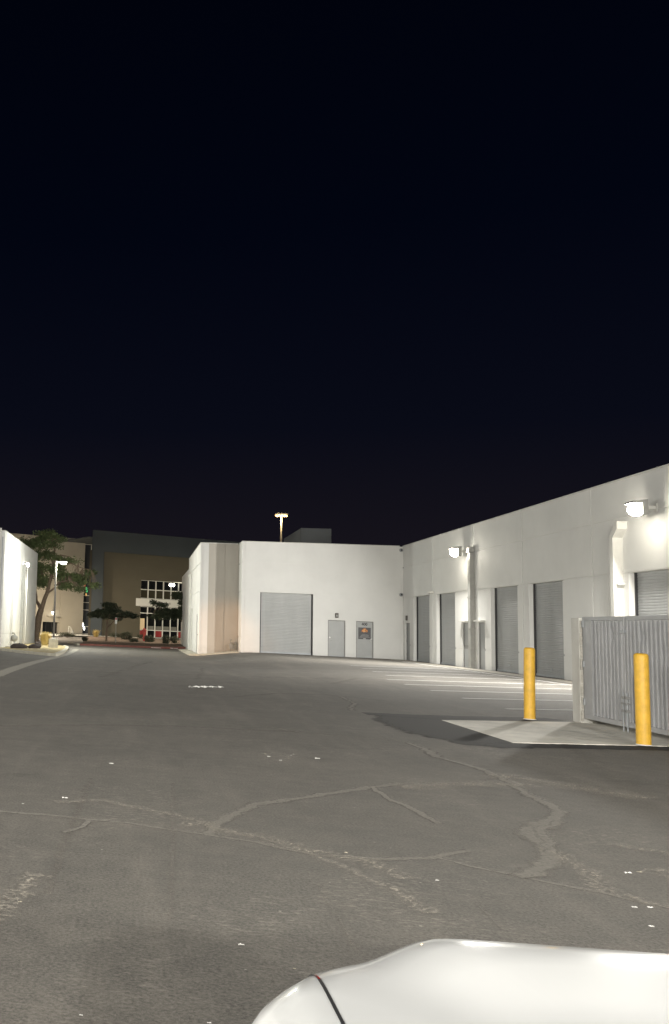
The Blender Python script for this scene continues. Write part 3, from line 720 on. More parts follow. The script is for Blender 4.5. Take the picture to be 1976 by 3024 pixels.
# zigzag split-face edge course of the pillar
mb = MB()
for k in range(8): mb.box(7.29 + .006 * (k % 2), 7.325, 17.775 + .006 * (k % 2), 17.798, .03 + .21 * k, .03 + .21 * k + .195)
mb.build('block_edge', 'cmusplit', en)
GT, GB = 1.755, .08
def gate(y0, y1, label, hinge_at, dents):
    """leaf in the plane x=7.35 spanning y1<y<y0"""
    e = empty('gate', (7.38, hinge_at, GB), label, 'gate', 'corrugated gates of the enclosure')
    x = 7.36
    fr = MB().box(x - .025, x + .025, y0 - .05, y0, GB, GT).box(x - .025, x + .025, y1, y1 + .05, GB, GT)
    fr.box(x - .025, x + .025, y1 + .05, y0 - .05, GT - .06, GT).box(x - .025, x + .025, y1 + .05, y0 - .05, GB, GB + .075)
    fr.build('gate_frame', 'gate', e, bevel=.004)
    p = MB(); yy = y1 + .052; pitch = .122; prof = []
    rnd = random.Random(int(y0 * 10))
    while yy < y0 - .052 - pitch:
        prof += [(yy, .060), (yy + .068, .060), (yy + .078, -.016), (yy + .110, -.016), (yy + .122 - 1e-4, .060)]; yy += pitch
    prof.append((y0 - .052, .060))
    nz = 28; zz = [GB + .076 + (GT - .062 - GB - .076) * i / nz for i in range(nz + 1)]
    def off(y, z):
        d = 0
        for (dy_, dz_, r_, h_) in dents:
            q = ((y - dy_) / r_) ** 2 + ((z - dz_) / (r_ * 1.6)) ** 2
            d += h_ * math.exp(-q * 2)
        return d
    for a, b in zip(prof[:-1], prof[1:]):
        for i in range(nz):
            p.face([(x + a[1] + off(a[0], zz[i]), a[0], zz[i]), (x + b[1] + off(b[0], zz[i]), b[0], zz[i]), (x + b[1] + off(b[0], zz[i + 1]), b[0], zz[i + 1]), (x + a[1] + off(a[0], zz[i + 1]), a[0], zz[i + 1])])
    p.build('corrugated_panel', 'gate', e)
    return e
g1 = gate(17.79, 16.36, 'corrugated gate leaf hinged to the pale block pillar', 17.79, [(16.75, 1.45, .09, .03), (17.3, 1.42, .06, .02), (16.8, .9, .12, .012)])
g2 = gate(16.31, 12.64, 'corrugated gate leaf behind the right yellow bollard', 12.64, [(15.8, 1.45, .08, .035), (15.2, 1.2, .15, .015)])
MB().box(7.325, 7.385, 17.45, 17.73, GB + .076, GT - .062).build('filler_plate', 'gate', g1)
for z in (.30, .92, 1.58):
    MB().box(7.315, 7.348, 17.72, 17.797, z, z + .11).build('hinge', 'galv', g1, bevel=.004)
# drop bolts and latch where the leaves meet
def bolt(y, parent):
    o = MB().tube([(7.315, y, .01), (7.315, y, .60)], .010, 8).build('drop_bolt', 'galv', parent)
    MB().box(7.30, 7.335, y - .03, y + .03, .30, .34).box(7.30, 7.335, y - .03, y + .03, .50, .54).box(7.285, 7.315, y - .055, y + .01, .42, .445).build('bolt_keeper', 'frame', o)
bolt(16.40, g1); bolt(16.27, g2)
MB().box(7.295, 7.335, 16.29, 16.42, 1.50, 1.54).build('latch', 'galv', g1)

# ------------------------------------------------------------------ bollards
def bollard(x, y, label, tilt):
    e = empty('bollard', (x, y, .018), label, 'bollard', 'yellow bollards before the enclosure')
    pts = [(x, y, .02), (x + tilt * .3, y, .55), (x + tilt, y, 1.17), (x + tilt, y, 1.195), (x + tilt, y, 1.208)]
    s = MB().tube(pts, [.086, .085, .085, .078, .055], 32).build('sleeve', 'yellow', e, smooth=True, ang=50)
    MB().tube([(x, y, .018), (x, y, .03)], [.10, .092], 24).build('base_ring', 'concrete', e)
    return e
bollard(6.465, 17.72, 'farther yellow bollard in front of the far roller doors', .012)
bollard(6.55, 14.16, 'nearer and larger yellow bollard in front of the corrugated gate', -.004)

# ------------------------------------------------------------------ litter
def scrap(loc, r, seed, name, label, group=None, m='paper', cat='litter', long=1, rz=0):
    rnd = random.Random(seed); mb = MB(); n = max(4, int(5 * long)); k = 4; r *= .62 if long == 1 else 1.15
    P = [[None] * (k + 1) for _ in range(n + 1)]
    c, s = math.cos(rz), math.sin(rz); amp = .5 if long == 1 else .22
    for i in range(n + 1):
        for j in range(k + 1):
            a = (i / n - .5) * 2 * r * long + rnd.uniform(-.08, .08) * r; b = (j / k - .5) * 2 * r * .55 + rnd.uniform(-.12, .12) * r
            z = .006 + r * (.12 + .5 * abs(math.sin(i * 1.9 + j)) * rnd.uniform(.3, 1))
            P[i][j] = (loc[0] + a * c - b * s, loc[1] + a * s + b * c, gh(*loc[:2]) + z + .015)
    for i in range(n):
        for j in range(k): mb.face([P[i][j], P[i + 1][j], P[i + 1][j + 1], P[i][j + 1]])
    o = mb.build(name, m); return tag(o, label, cat, group)
scrap((1.43, 21.5), .085, 5, 'paper_strip', 'long crumpled white strip lying alone on the asphalt mid-lot', long=4.6, rz=R(38), cat='litter')
GR = 'small pale scraps scattered over the asphalt'
for i, (x, y, r_) in enumerate([(1.30, 10.45, .02), (1.31, 10.26, .022), (1.79, 10.34, .035), (1.52, 10.4, .012), (1.56, 10.5, .012), (1.60, 10.6, .010), (1.49, 10.2, .010), (-.22, 8.98, .03), (.43, 4.12, .018), (-.49, 4.43, .013), (2.38, 5.28, .018), (2.70, 6.05, .028), (2.78, 6.1, .02), (-.49, 7.08, .03), (1.39, 10.02, .02), (.95, 9.9, .012), (2.46, 5.3, .02), (2.3, 4.95, .016), (1.2, 6.0, .016), (1.55, 5.5, .014), (-.75, 6.75, .012), (2.85, 5.75, .02), (.25, 3.3, .010), (-.15, 3.25, .009), (.6, 3.9, .008)]):
    scrap((x, y), r_, 20 + i, 'paper_scrap', 'small pale scrap lying on the asphalt', GR, 'paper' if i % 3 else 'brown')

# ------------------------------------------------------------------ vegetation
def leaves(mb, centre, rad, n, size, rnd, flat=.75):
    c = Vector(centre)
    for _ in range(n):
        d = Vector((rnd.gauss(0, 1), rnd.gauss(0, 1), rnd.gauss(0, 1))).normalized() * (rnd.random() ** .45)
        q = c + Vector((d.x * rad[0], d.y * rad[1], d.z * rad[2]))
        a = Vector((rnd.gauss(0, 1), rnd.gauss(0, 1), rnd.gauss(0, .6))).normalized(); b = a.cross(Vector((rnd.gauss(0, 1), rnd.gauss(0, 1), rnd.gauss(0, 1)))).normalized()
        s = size * rnd.uniform(.5, 1.3)
        mb.v += [tuple(q - a * s), tuple(q + b * s * .42), tuple(q + a * s), tuple(q - b * s * .42)]
        i = len(mb.v) - 4; mb.f.append((i, i + 1, i + 2, i + 3)); mb.uv.append(None)
def leafbuild(mb, name, m, parent):
    me = bpy.data.meshes.new(name); me.from_pydata(mb.v, [], mb.f); me.materials.append(A[m])
    o = bpy.data.objects.new(name, me); COL.objects.link(o); o.parent = parent; o.matrix_parent_inverse = parent_matrix(parent).inverted(); return o
def tree(base, trunk, limbs, blobs, label, leafm, nleaf, size, cl=.42, twig=.03, group=None):
    """trunk/limbs: (points, radii); blobs: crown lobes (x,y,z,rx,ry,rz,weight)"""
    rnd = random.Random(int(base[0] * 100) + 5)
    e = empty('tree', base, label, 'tree', group)
    t = MB()
    def wob(pts):
        o = []
        for k in range(len(pts) - 1):
            a, b = Vector(pts[k]), Vector(pts[k + 1])
            for i in range(3): 
                q = a.lerp(b, i / 3)
                if i or k: q += Vector((rnd.uniform(-1, 1), rnd.uniform(-1, 1), 0)) * .04
                o.append(q)
        o.append(Vector(pts[-1])); return o
    def rads(r0, r1, n): return [r0 + (r1 - r0) * i / (n - 1) for i in range(n)]
    w_ = wob(trunk[0]); t.tube(w_, rads(trunk[1], trunk[2], len(w_)), 10)
    t.build('trunk', 'bark', e, smooth=True, ang=80)
    lim = MB(); ends = []
    for pts, r0, r1 in limbs:
        w_ = wob(pts); lim.tube(w_, rads(r0, r1, len(w_)), 7); ends += w_[2:]
    cr = MB(); tot = sum(b[6] for b in blobs)
    for b in blobs:
        nc = max(2, int(b[6] / tot * nleaf / 32))
        for _ in range(nc):
            d = Vector((rnd.gauss(0, 1), rnd.gauss(0, 1), rnd.gauss(0, 1))).normalized() * rnd.uniform(.25, 1.0)
            c = Vector((b[0] + d.x * b[3], b[1] + d.y * b[4], b[2] + d.z * b[5]))
            k = rnd.uniform(.55, 1.25) * cl
            leaves(cr, c, (k, k, k * .55), int(32 * k / cl * rnd.uniform(.5, 1.3)), size, rnd)
            if ends and rnd.random() < .75:
                q = min(ends, key=lambda v: (v - c).length)
                mid = q.lerp(c, .5) + Vector((0, 0, .12)); lim.tube([q, mid, c], [twig, twig * .7, twig * .3], 4, False)
    lim.build('branches', 'bark', e, smooth=True, ang=80)
    leafbuild(cr, 'crown', leafm, e)
    return e
def at(x, z, y, dy=0): return (x * (y + dy) / y, y + dy, H + (z - H) * (y + dy) / y)
Y0 = 84.0
tr_pts = [at(-8.87, -.6, Y0), at(-8.72, 1.1, Y0), at(-8.45, 2.35, Y0)]
lm = [([at(-8.45, 2.3, Y0), at(-8.0, 3.8, Y0), at(-7.7, 5.2, Y0), at(-7.52, 6.3, Y0), at(-7.45, 7.6, Y0), at(-7.8, 8.8, Y0)], .20, .05),
      ([at(-8.45, 2.3, Y0), at(-8.87, 3.12, Y0, .2), at(-9.1, 4.2, Y0, .4), at(-9.5, 5.8, Y0, .5), at(-9.6, 7.6, Y0, .5)], .16, .05),
      ([at(-7.95, 3.78, Y0), at(-7.44, 4.22, Y0, -.3), at(-7.0, 4.76, Y0, -.6), at(-6.2, 5.0, Y0, -.8)], .10, .03),
      ([at(-7.65, 5.64, Y0), at(-7.43, 6.86, Y0), at(-6.91, 7.14, Y0), at(-6.12, 7.01, Y0), at(-5.36, 6.46, Y0)], .08, .025),
      ([at(-7.51, 6.01, Y0), at(-6.1, 6.49, Y0, -.4), at(-5.03, 6.05, Y0, -.5), at(-4.24, 5.97, Y0, -.5)], .07, .02),
      ([at(-7.78, 4.95, Y0), at(-8.43, 5.24, Y0), at(-8.94, 4.85, Y0)], .07, .02),
      ([at(-7.52, 6.3, Y0), at(-8.14, 7.42, Y0, .3), at(-8.8, 8.3, Y0, .4)], .08, .02)]
bl = [(-8.2, 8.85, 1.0, .9, .42, 10), (-9.3, 8.1, 1.1, .9, .5, 9), (-10.3, 7.9, .9, .9, .5, 6), (-7.8, 8.0, .9, .9, .4, 4), (-9.2, 7.0, 1.1, .9, .55, 7), (-8.0, 7.1, .7, .9, .4, 3), (-8.8, 6.0, .9, .9, .6, 6),
      (-7.6, 5.9, .6, .9, .4, 3), (-6.6, 5.3, .8, .8, .45, 6), (-5.7, 5.2, .8, .8, .5, 7), (-6.5, 4.5, .7, .8, .32, 5), (-5.1, 5.0, .6, .8, .5, 5), (-4.4, 5.7, .5, .6, .28, 3), (-5.2, 4.3, .45, .6, .25, 2), (-8.6, 4.6, .7, .8, .4, 4),
      (-6.1, 6.7, .8, .6, .2, 2), (-7.2, 6.9, .5, .6, .3, 2), (-3.9, 4.7, .4, .5, .25, 1.5), (-9.6, 4.9, .6, .9, .8, 4), (-8.5, 5.3, .8, .8, .5, 4), (-7.0, 5.9, .6, .8, .5, 3), (-10.3, 6.6, .8, .9, .8, 5), (-7.1, 8.5, .5, .6, .3, 2)]
tree((-8.87, Y0, -.54), (tr_pts, .36, .25), lm, [(*at(b[0], b[1], Y0, 0), b[2], b[3] * 1.1, b[4], b[5]) for b in bl], 'tall open-crowned tree with a forked leaning trunk behind the left warehouse', 'leaf', 24000, .11, .52)
Y1 = 94.2
tree((-3.1, Y1, -.37), ([(-3.1, Y1, -.45), (-3.12, Y1, .6), (-3.05, Y1, 1.35)], .11, .08),
     [([(-3.05, Y1, 1.3), (-3.3, Y1, 2.0), (-4.1, Y1 - .2, 2.4)], .06, .02), ([(-3.05, Y1, 1.0), (-2.6, Y1 - .2, 1.6), (-1.8, Y1 - .3, 2.1), (-.9, Y1, 2.3)], .06, .02), ([(-3.05, Y1, 1.3), (-2.9, Y1, 2.3), (-2.6, Y1, 3.0)], .06, .02)],
     [(-3.7, Y1, 2.4, 1.0, .9, .45, 8), (-2.6, Y1, 2.8, 1.0, .9, .5, 9), (-1.4, Y1, 2.35, .9, .9, .35, 6), (-3.0, Y1, 3.2, .7, .8, .25, 4), (-.6, Y1, 2.2, .45, .7, .2, 2), (-4.5, Y1, 2.1, .4, .7, .2, 1.5), (-2.4, Y1, 2.0, .9, .7, .25, 4)],
     'small dark spreading tree on the verge before the tan wall', 'leafd', 9000, .11, .38)
Y2 = 93.2
tree((4.17, Y2, -.3), ([(4.17, Y2, -.4), (4.12, Y2, .8), (4.1, Y2, 1.8)], .13, .10),
     [([(4.1, Y2, 1.7), (3.4, Y2, 2.5), (2.2, Y2, 2.9), (1.2, Y2, 3.4)], .07, .02), ([(4.1, Y2, 1.7), (4.3, Y2, 3.0), (4.2, Y2, 4.3)], .08, .02), ([(4.1, Y2, 1.7), (5.0, Y2, 3.0), (5.8, Y2, 3.5)], .07, .02)],
     [(3.4, Y2, 2.7, 1.1, .9, .6, 10), (4.4, Y2, 3.6, .9, .9, .8, 9), (2.2, Y2, 2.6, .9, .9, .5, 7), (3.6, Y2, 4.3, .7, .8, .35, 4), (1.3, Y2, 2.3, .7, .7, .3, 3), (2.0, Y2, 3.4, .9, .7, .18, 2), (5.3, Y2, 3.0, .9, .9, .8, 7), (1.2, Y2, 3.6, .4, .5, .12, .7)],
     'dark leafy tree before the lit windows beside the white wing', 'leafd', 13000, .11, .38)

def shrub(x, y, rx, rz, label, m='shrub', n=700, size=.07, ry=None, boxy=False, group=None, name='shrub', seed=1, spiky=False):
    rnd = random.Random(seed); z0 = gh(x, y) + .08
    e = empty(name, (x, y, z0), label, name, group)
    c = MB(); ry = ry or rx
    if spiky:
        for k in range(n):
            a = rnd.uniform(0, 2 * math.pi); t = rnd.uniform(.1, 1.0); L = rnd.uniform(.6, 1.0) * rz * 1.15
            b = Vector((x + rnd.uniform(-.3, .3) * rx, y + rnd.uniform(-.3, .3) * ry, z0)); d = Vector((math.cos(a) * t * rx * .9, math.sin(a) * t * ry * .9, L))
            s = Vector((-math.sin(a), math.cos(a), 0)) * size * .3
            mid = b + d * .55 + Vector((0, 0, .12 * L)); tip = b + d
            c.face([b - s, b + s, mid + s * .7, mid - s * .7]); c.face([mid - s * .7, mid + s * .7, tip])
    else:
        for k in range(n // 30):
            d = Vector((rnd.uniform(-1, 1), rnd.uniform(-1, 1), rnd.uniform(-1, 1)))
            if not boxy and d.length > 1: d.normalize()
            leaves(c, (x + d.x * rx * .75, y + d.y * ry * .75, z0 + rz * .5 + d.z * rz * .42), (rx * .35, ry * .35, rz * .22), 30, size, rnd)
    leafbuild(c, 'foliage', m, e)
    st = MB()
    for k in range(5): st.tube([(x + rnd.uniform(-.1, .1), y, z0 - .1), (x + rnd.uniform(-.4, .4) * rx, y + rnd.uniform(-.3, .3), z0 + rz * .6)], .015, 5)
    st.build('stems', 'bark', e)
    return e
shrub(-6.95, 73.1, .62, .95, 'dry yellow grass clump glowing beside the concrete lamp base', 'straw', 900, .05, spiky=True, seed=2)
shrub(-5.1, 93.0, .45, .4, 'low ragged plant at the left end of the verge', n=500, seed=3, spiky=True)
shrub(-4.6, 105.5, .6, .8, 'spiky grass clump at the foot of the slate wall', 'straw', 260, .05, seed=4, spiky=True)
shrub(-1.3, 101, .62, .78, 'clipped boxy shrub right of the sign post', boxy=True, n=1500, seed=5)
shrub(-.55, 95.5, .5, .4, 'low dark mound of foliage in front of the boxy shrub', n=700, seed=6)
shrub(.95, 97.5, .55, .72, 'rounded shrub just right of the red hydrant riser', n=1200, seed=7)
shrub(2.5, 95.5, .42, .95, 'narrow rounded shrub in front of the middle lit window', n=1200, seed=8)
shrub(3.4, 96.5, .55, .75, 'pale loose shrub beside the dark leafy tree', n=800, seed=9)
shrub(-2.4, 106.5, .95, .6, 'wide dim shrub close under the tan wall', n=900, seed=10)
shrub(.2, 107.5, .6, .5, 'small dim shrub at the right end of the tan wall', n=600, seed=11)
shrub(-7.6, 103.5, 1.2, .45, 'low hedge before the dark entrance doors', n=1200, seed=12, ry=.6)
def rock(x, y, r, label, seed):
    o = MB().blob((x, y, gh(x, y) + .22), r, seed, 12, 8, .16).build('boulder', 'rock', smooth=True, ang=60)
    return tag(o, label, 'boulder', 'dark boulders in the left planter')
rock(-7.35, 60.3, (.52, .42, .22), 'long dark boulder nearest the left warehouse wall', 3)
rock(-6.42, 60.6, (.40, .36, .20), 'dark boulder at the middle of the planter edge', 4)
rock(-6.75, 65.8, (.26, .26, .26), 'smallest dark boulder, behind the other two', 5)

# planter island on the left, verge and pavements across the street
isl = [(-8.66, 59.6), (-4.3, 48.6), (-4.15, 48.4), (-4.5, 58), (-4.85, 66), (-5.2, 71), (-6.0, 75.5), (-8.66, 80.5)]
slab('planter_bed', isl, -.1, .10, 'mulch')
def kerbline(name, pts, w_, h, m, z0=-.1):
    mb = MB()
    Q = []
    for k in range(len(pts) - 1):
        a, b = Vector(pts[k]), Vector(pts[k + 1]); n = max(1, int((b - a).length / 1.5))
        Q += [a.lerp(b, i / n) for i in range(n)]
    Q.append(Vector(pts[-1])); rows = []
    for k, q in enumerate(Q):
        d = (Q[min(k + 1, len(Q) - 1)] - Q[max(k - 1, 0)]).normalized(); nn = Vector((-d.y, d.x)) * w_ / 2
        a = q + nn; b = q - nn; z = gh(*q)
        rows.append([(a.x, a.y, z + z0), (a.x, a.y, z + h), (b.x, b.y, z + h), (b.x, b.y, z + z0)])
    for r0, r1 in zip(rows[:-1], rows[1:]):
        for i in range(3): mb.face([r0[i], r0[i + 1], r1[i + 1], r1[i]])
    mb.face(rows[0]); mb.face(rows[-1])
    return tag(mb.build(name, m), kind='structure')
kerbline('kerb', [(-8.6, 59.5), (-4.35, 48.5), (-4.12, 48.3), (-4.1, 48.8), (-4.45, 58), (-4.8, 66), (-5.15, 71), (-5.6, 74.5)], .22, .14, 'kerb')
kerbline('kerb', [(-8.6, 63.5), (-7.6, 64.1), (-6.0, 63.2)], .16, .16, 'kerb')
def sheet(name, fr, bk_, m, lift, n=24):
    mb = MB(); 
    def L(pl, t):
        k = min(int(t * (len(pl) - 1)), len(pl) - 2); u = t * (len(pl) - 1) - k
        return Vector(pl[k]).lerp(Vector(pl[k + 1]), u)
    for i in range(n):
        for j in range(14):
            q = []
            for a, b in ((i, j), (i + 1, j), (i + 1, j + 1), (i, j + 1)):
                v = L(fr, a / n).lerp(L(bk_, a / n), b / 14); q.append((v.x, v.y, gh(v.x, v.y) + lift))
            mb.face(q)
    return tag(mb.build(name, m, smooth=True), kind='structure')
sheet('verge', [(-4.9, 82.4), (.5, 83.8), (9, 86)], [(-5.5, 107.2), (0, 110), (9, 115)], 'soil', .13)
kerbline('red_kerb', [(-4.9, 82.25), (-.6, 83.35), (3.7, 84.45), (9, 85.8)], .2, .16, 'redkerb')
kerbline('kerb', [(-6.4, 90.5), (-5.6, 86), (-5.05, 82.6)], .2, .14, 'kerb')
sheet('pavement', [(-8.2, 107.6), (-4.5, 108.0), (0, 109.2), (9, 113.6)], [(-8.2, 110.6), (-4.5, 111.0), (0, 113), (9, 118)], 'concrete', .16)
sheet('pavement', [(-8.2, 110.7), (-5.6, 111.5)], [(-8.2, 121), (-5.6, 121.6)], 'concrete', .15)
sheet('pavement', [(-13, 103.5), (-8.4, 105.2)], [(-16, 118), (-8.4, 121)], 'concrete', .12)
# faded words on the red kerb
kd = math.atan2(84.45 - 83.35, 3.7 + .6)
for body, x in (('NO PARKING', -.1 + 1.5), ('FIRE LANE', 2.9)):
    y = 83.35 + (x + .6) * math.tan(kd) - .108
    t = text(body, .14, (x, y, gh(x, y) + .02), (R(90), 0, kd), 'paper', 'kerb_lettering', ext=.001)
    t['kind'] = 'structure'

# ------------------------------------------------------------------ lamp post
e = empty('lamp_post', (-5.74, 66.3, -.51), 'slim parking lot lamp post on a square concrete base by the left planter', 'lamp post')
MB().box(-6.04, -5.44, 66.0, 66.6, -.6, .2).build('concrete_base', 'kerb', e, bevel=.02)
MB().box(-5.86, -5.62, 66.18, 66.42, .2, .28).build('base_plate', 'ftwhite', e)
MB().tube([(-5.74, 66.3, .28), (-5.76, 66.3, 5.5)], [.075, .055], 10).build('pole', 'fixture', e)
h = MB().tube([(-5.76, 66.3, 5.42), (-5.5, 66.3, 5.45)], .03, 8).build('arm', 'fixture', e)
MB().box(-5.52, -5.02, 66.12, 66.48, 5.42, 5.53).build('lamp_head', 'fixture', e, bevel=.02)
MB().blob((-5.27, 66.3, 5.40), (.23, .17, .13), 2, 14, 8, 0).build('lens', 'lensled', e, smooth=True, ang=90)
lamp('POINT', 'bulb', (-5.27, 66.3, 5.15), (0, 0, -1), P_POLE, (.98, 1, .90), .15, e)

# sign post on the verge
e = empty('sign_post', (-2.15, 90.7, -.43), 'thin post with a narrow white and red sign on the verge', 'sign')
MB().tube([(-2.15, 90.7, -.45), (-2.17, 90.7, 2.0)], .028, 8).build('post', 'ftgrey', e)
sg = MB().box(-2.27, -2.07, 90.64, 90.665, 1.45, 2.02).build('sign_plate', 'paper', e, bevel=.01)
MB().box(-2.25, -2.09, 90.632, 90.64, 1.82, 1.99).build('sign_band', 'redpaint', sg)
# fire riser
e = empty('hydrant', (.45, 99.5, -.24), 'red fire riser standing on the verge left of a rounded shrub', 'hydrant')
MB().tube([(.45, 99.5, -.2), (.45, 99.5, .35), (.45, 99.5, .95)], [.12, .12, .12], 12).build('barrel', 'redpaint', e, smooth=True)
MB().tube([(.45, 99.5, .92), (.45, 99.5, 1.0)], .26, 12).tube([(.45, 99.5, -.2), (.45, 99.5, -.14)], .2, 12).build('flange', 'redpaint', e)
MB().tube([(.45, 99.5, 1.0), (.45, 99.5, 1.2)], [.16, .07], 12).build('cap', 'redpaint', e, smooth=True)
MB().tube([(.25, 99.5, .6), (.65, 99.5, .6)], .07, 10).build('outlet', 'redpaint', e)

# ------------------------------------------------------------------ far buildings
u29 = (math.cos(R(29)), math.sin(R(29))); n29 = (math.sin(R(29)), -math.cos(R(29)))
go = Vector((-5.6, 112.7))
gb = empty('office_building', (-5.6, 112.7, -.1), 'slate and tan office building with white gridded windows across the street', 'office building')
Tg = frameM(go, u29, n29)
# slate frame stands proud; tan field set back inside it
wall(gb, 'wall', go, u29, n29, 1.42, 12.1, -.6, [], [], [], 'slate')
mb = MB().box(1.42, 40, -.22, 0, 9.78, 12.1, Tg); mb.build('wall', 'slate', gb)
MB().box(1.42, 1.50, -.9, -.0, -.5, 9.775, Tg).build('wall', 'dark', gb)  # near-black return: the shadow gap is put into its colour
rec = .55
Tg2 = Tg @ Matrix.Translation((0, -rec, 0))
o2 = Vector(Tg2.translation[:2])
WX0, WX1 = 6.72, 6.72 + 1.035 * 9
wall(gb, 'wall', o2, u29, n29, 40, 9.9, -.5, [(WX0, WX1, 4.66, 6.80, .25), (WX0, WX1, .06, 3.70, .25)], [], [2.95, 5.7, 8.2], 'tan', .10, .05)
MB().box(0, 40, -12, -.95, 11.4, 11.5, Tg).build('roof', 'slate', gb)
MB().box(-.0, 40, -.2, .02, 12.1, 12.2, Tg).build('coping', 'slate', gb)
mb = MB(); mb.face([(-5.5, 112.9, -.5), (-5.9, 130, -.5), (-5.9, 130, 12.1), (-5.5, 112.9, 12.1)]); mb.face([(-5.9, 130, -.5), (20, 140, -.5), (20, 140, 12.1), (-5.9, 130, 12.1)]); mb.build('wall', 'slate', gb)
MB().box(6.1, WX1 + .4, -.02 + .005, .05, 3.73, 4.63, Tg2).build('spandrel', 'mull', gb)
ob = MB().box(WX0, WX1, -.255, -.25, .06, 6.8, Tg2); 
def window(u0, u1, z0, z1, lab=None):
    w_ = MB().box(u0, u1, -.2, -.19, z0, z1, Tg2).build('window', 'glasslit' if z0 == 4.66 else 'glass', gb)
    f = MB(); t = .05
    f.box(u0 - t, u0 + t, -.19, -.08, z0, z1, Tg2).box(u0 + t, u1 - t, -.19, -.08, z0, z0 + t, Tg2).box(u0 + t, u1 - t, -.19, -.08, z1 - t, z1, Tg2)
    f.build('window_frame', 'mull', w_); return w_
for k in range(9):
    a = WX0 + 1.035 * k; b = a + 1.035
    for (z0, z1) in ((4.66, 5.70), (5.70, 6.80), (2.93, 3.70), (.95, 2.93), (.10, .95)): window(a, b, z0, z1)
# what shows inside the ground floor: warm partition, red counters, glowing in place of room light
A['inwarm'] = mat('partition_glow', (.5, .38, .22), .8, emit=(.9, .66, .36), estr=.35)
A['inred'] = mat('red_counter_glow', (.3, .03, .03), .6, emit=(.5, .04, .03), estr=.08)
A['indim'] = mat('dim_interior_glow', (.2, .19, .16), .8, emit=(.5, .48, .4), estr=.03)
inn = MB()
MB().box(WX0 + .06, WX0 + .70, -.188, -.182, 1.02, 2.30, Tg2).build('interior_glow', 'inwarm', gb)
for k in (0, 2, 5): MB().box(WX0 + 1.035 * k + .08, WX0 + 1.035 * k + .95, -.188, -.182, .2, .88, Tg2).build('interior_glow', 'inred', gb)
for k in (1, 2, 3, 4): MB().box(WX0 + 1.035 * k + .08, WX0 + 1.035 * k + .9, -.188, -.182, 1.02, 1.45, Tg2).build('interior_glow', 'indim', gb)
A['inceil'] = mat('ceiling_glow', (.8, .8, .7), .6, emit=(1, .9, .68), estr=1.1)
mb = MB(); mb.face([Tg2 @ Vector(v) for v in ((WX0 + 4.3, -.07, 6.80), (WX1, -.07, 6.45), (WX1, -.07, 6.86), (WX0 + 4.6, -.07, 6.84))]); mb.build('soffit_glow', 'inceil', gb)  # self-glowing wedge before the glass stands in for the lit ceiling
for x_ in (4.03, 4.42):  # lamp reflections built as glowing blobs on the panes
    MB().blob(Tg2 @ Vector((WX0 + x_, -.09, 6.42)), (.16, .04, .17), 3, 12, 8, .05).build('lamp_reflection', 'lensreflect', gb, smooth=True, ang=90)

cb = empty('office_building', (-7.2, 122, -.1), 'cream office building with dark entrance behind the tall tree', 'office building')
c0 = Vector((-7.2, 122)); u31 = (math.cos(R(31)), math.sin(R(31))); n31 = (math.sin(R(31)), -math.cos(R(31)))
cs = c0 - Vector(u31) * 30
wall(cb, 'wall', cs, u31, n31, 30.2, 11.9, -.6, [(30 - 5.3, 30 - 3.1, -.3, 1.38, .6)], [30 - 3.0, 22], [3.0, 5.0, 8.4], 'cream', .10, .05)
Tc = frameM(c0, u31, n31)
MB().box(-30, .2, -14, -.2, 11.0, 11.1, Tc).build('roof', 'slate', cb)
MB().box(-.02, .18, -8, -.01, -.6, 11.85, Tc).build('wall', 'cream', cb)
dd_ = MB().box(-5.3, -3.1, -.62, -.58, -.3, 1.38, Tc).build('entrance_door', 'glass', cb)
for x_ in (-5.3, -4.6, -3.85, -3.14): MB().box(x_, x_ + .05, -.58, -.52, -.3, 1.38, Tc).build('door_frame', 'dark', dd_)
cp = MB().box(-4.9, -3.1, .01, .5, 2.08, 2.16, Tc).build('canopy', 'accent', cb)
# tall glazed slot between the two buildings
gl = MB().box(.22, 1.36, -.6, -.55, -.1, 11.3, Tc).build('glazed_slot', mat('grey_glass', (.07, .075, .085), .2, spec=.7), cb)
mf = MB().box(.20, .27, -.55, -.42, -.1, 11.36, Tc).box(1.30, 1.37, -.55, -.42, -.1, 11.36, Tc)
for z in (.08, .98, 3.05, 3.98, 4.86, 7.9, 11.28): mf.box(.27, 1.30, -.55, -.44, z, z + .07, Tc)
mf.build('window_frame', 'mull', gl)
for (u_, z, c_, k) in ((.60, 6.1, (1, .25, .15), 3), (.82, 5.75, (.1, .9, .3), 4), (.88, 5.45, (.1, .9, .3), 4), (.82, 5.0, (1, .55, .15), 3)):  # coloured lamp reflections in the slot, modelled as emissive blobs
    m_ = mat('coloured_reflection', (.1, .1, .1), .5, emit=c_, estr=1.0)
    MB().blob(Tc @ Vector((u_, -.52, z)), (.10, .03, .17), k, 8, 6, .25).build('coloured_glint', m_, gl, smooth=True, ang=90)
for (u_, z) in ((.50, 1.22), (.68, .80)):  # two white lamp reflections, also shaped as glowing blobs
    MB().blob(Tc @ Vector((u_, -.52, z)), (.10, .04, .20), 5, 8, 6, .12).build('lamp_reflection', 'lensreflect', gl, smooth=True, ang=90)
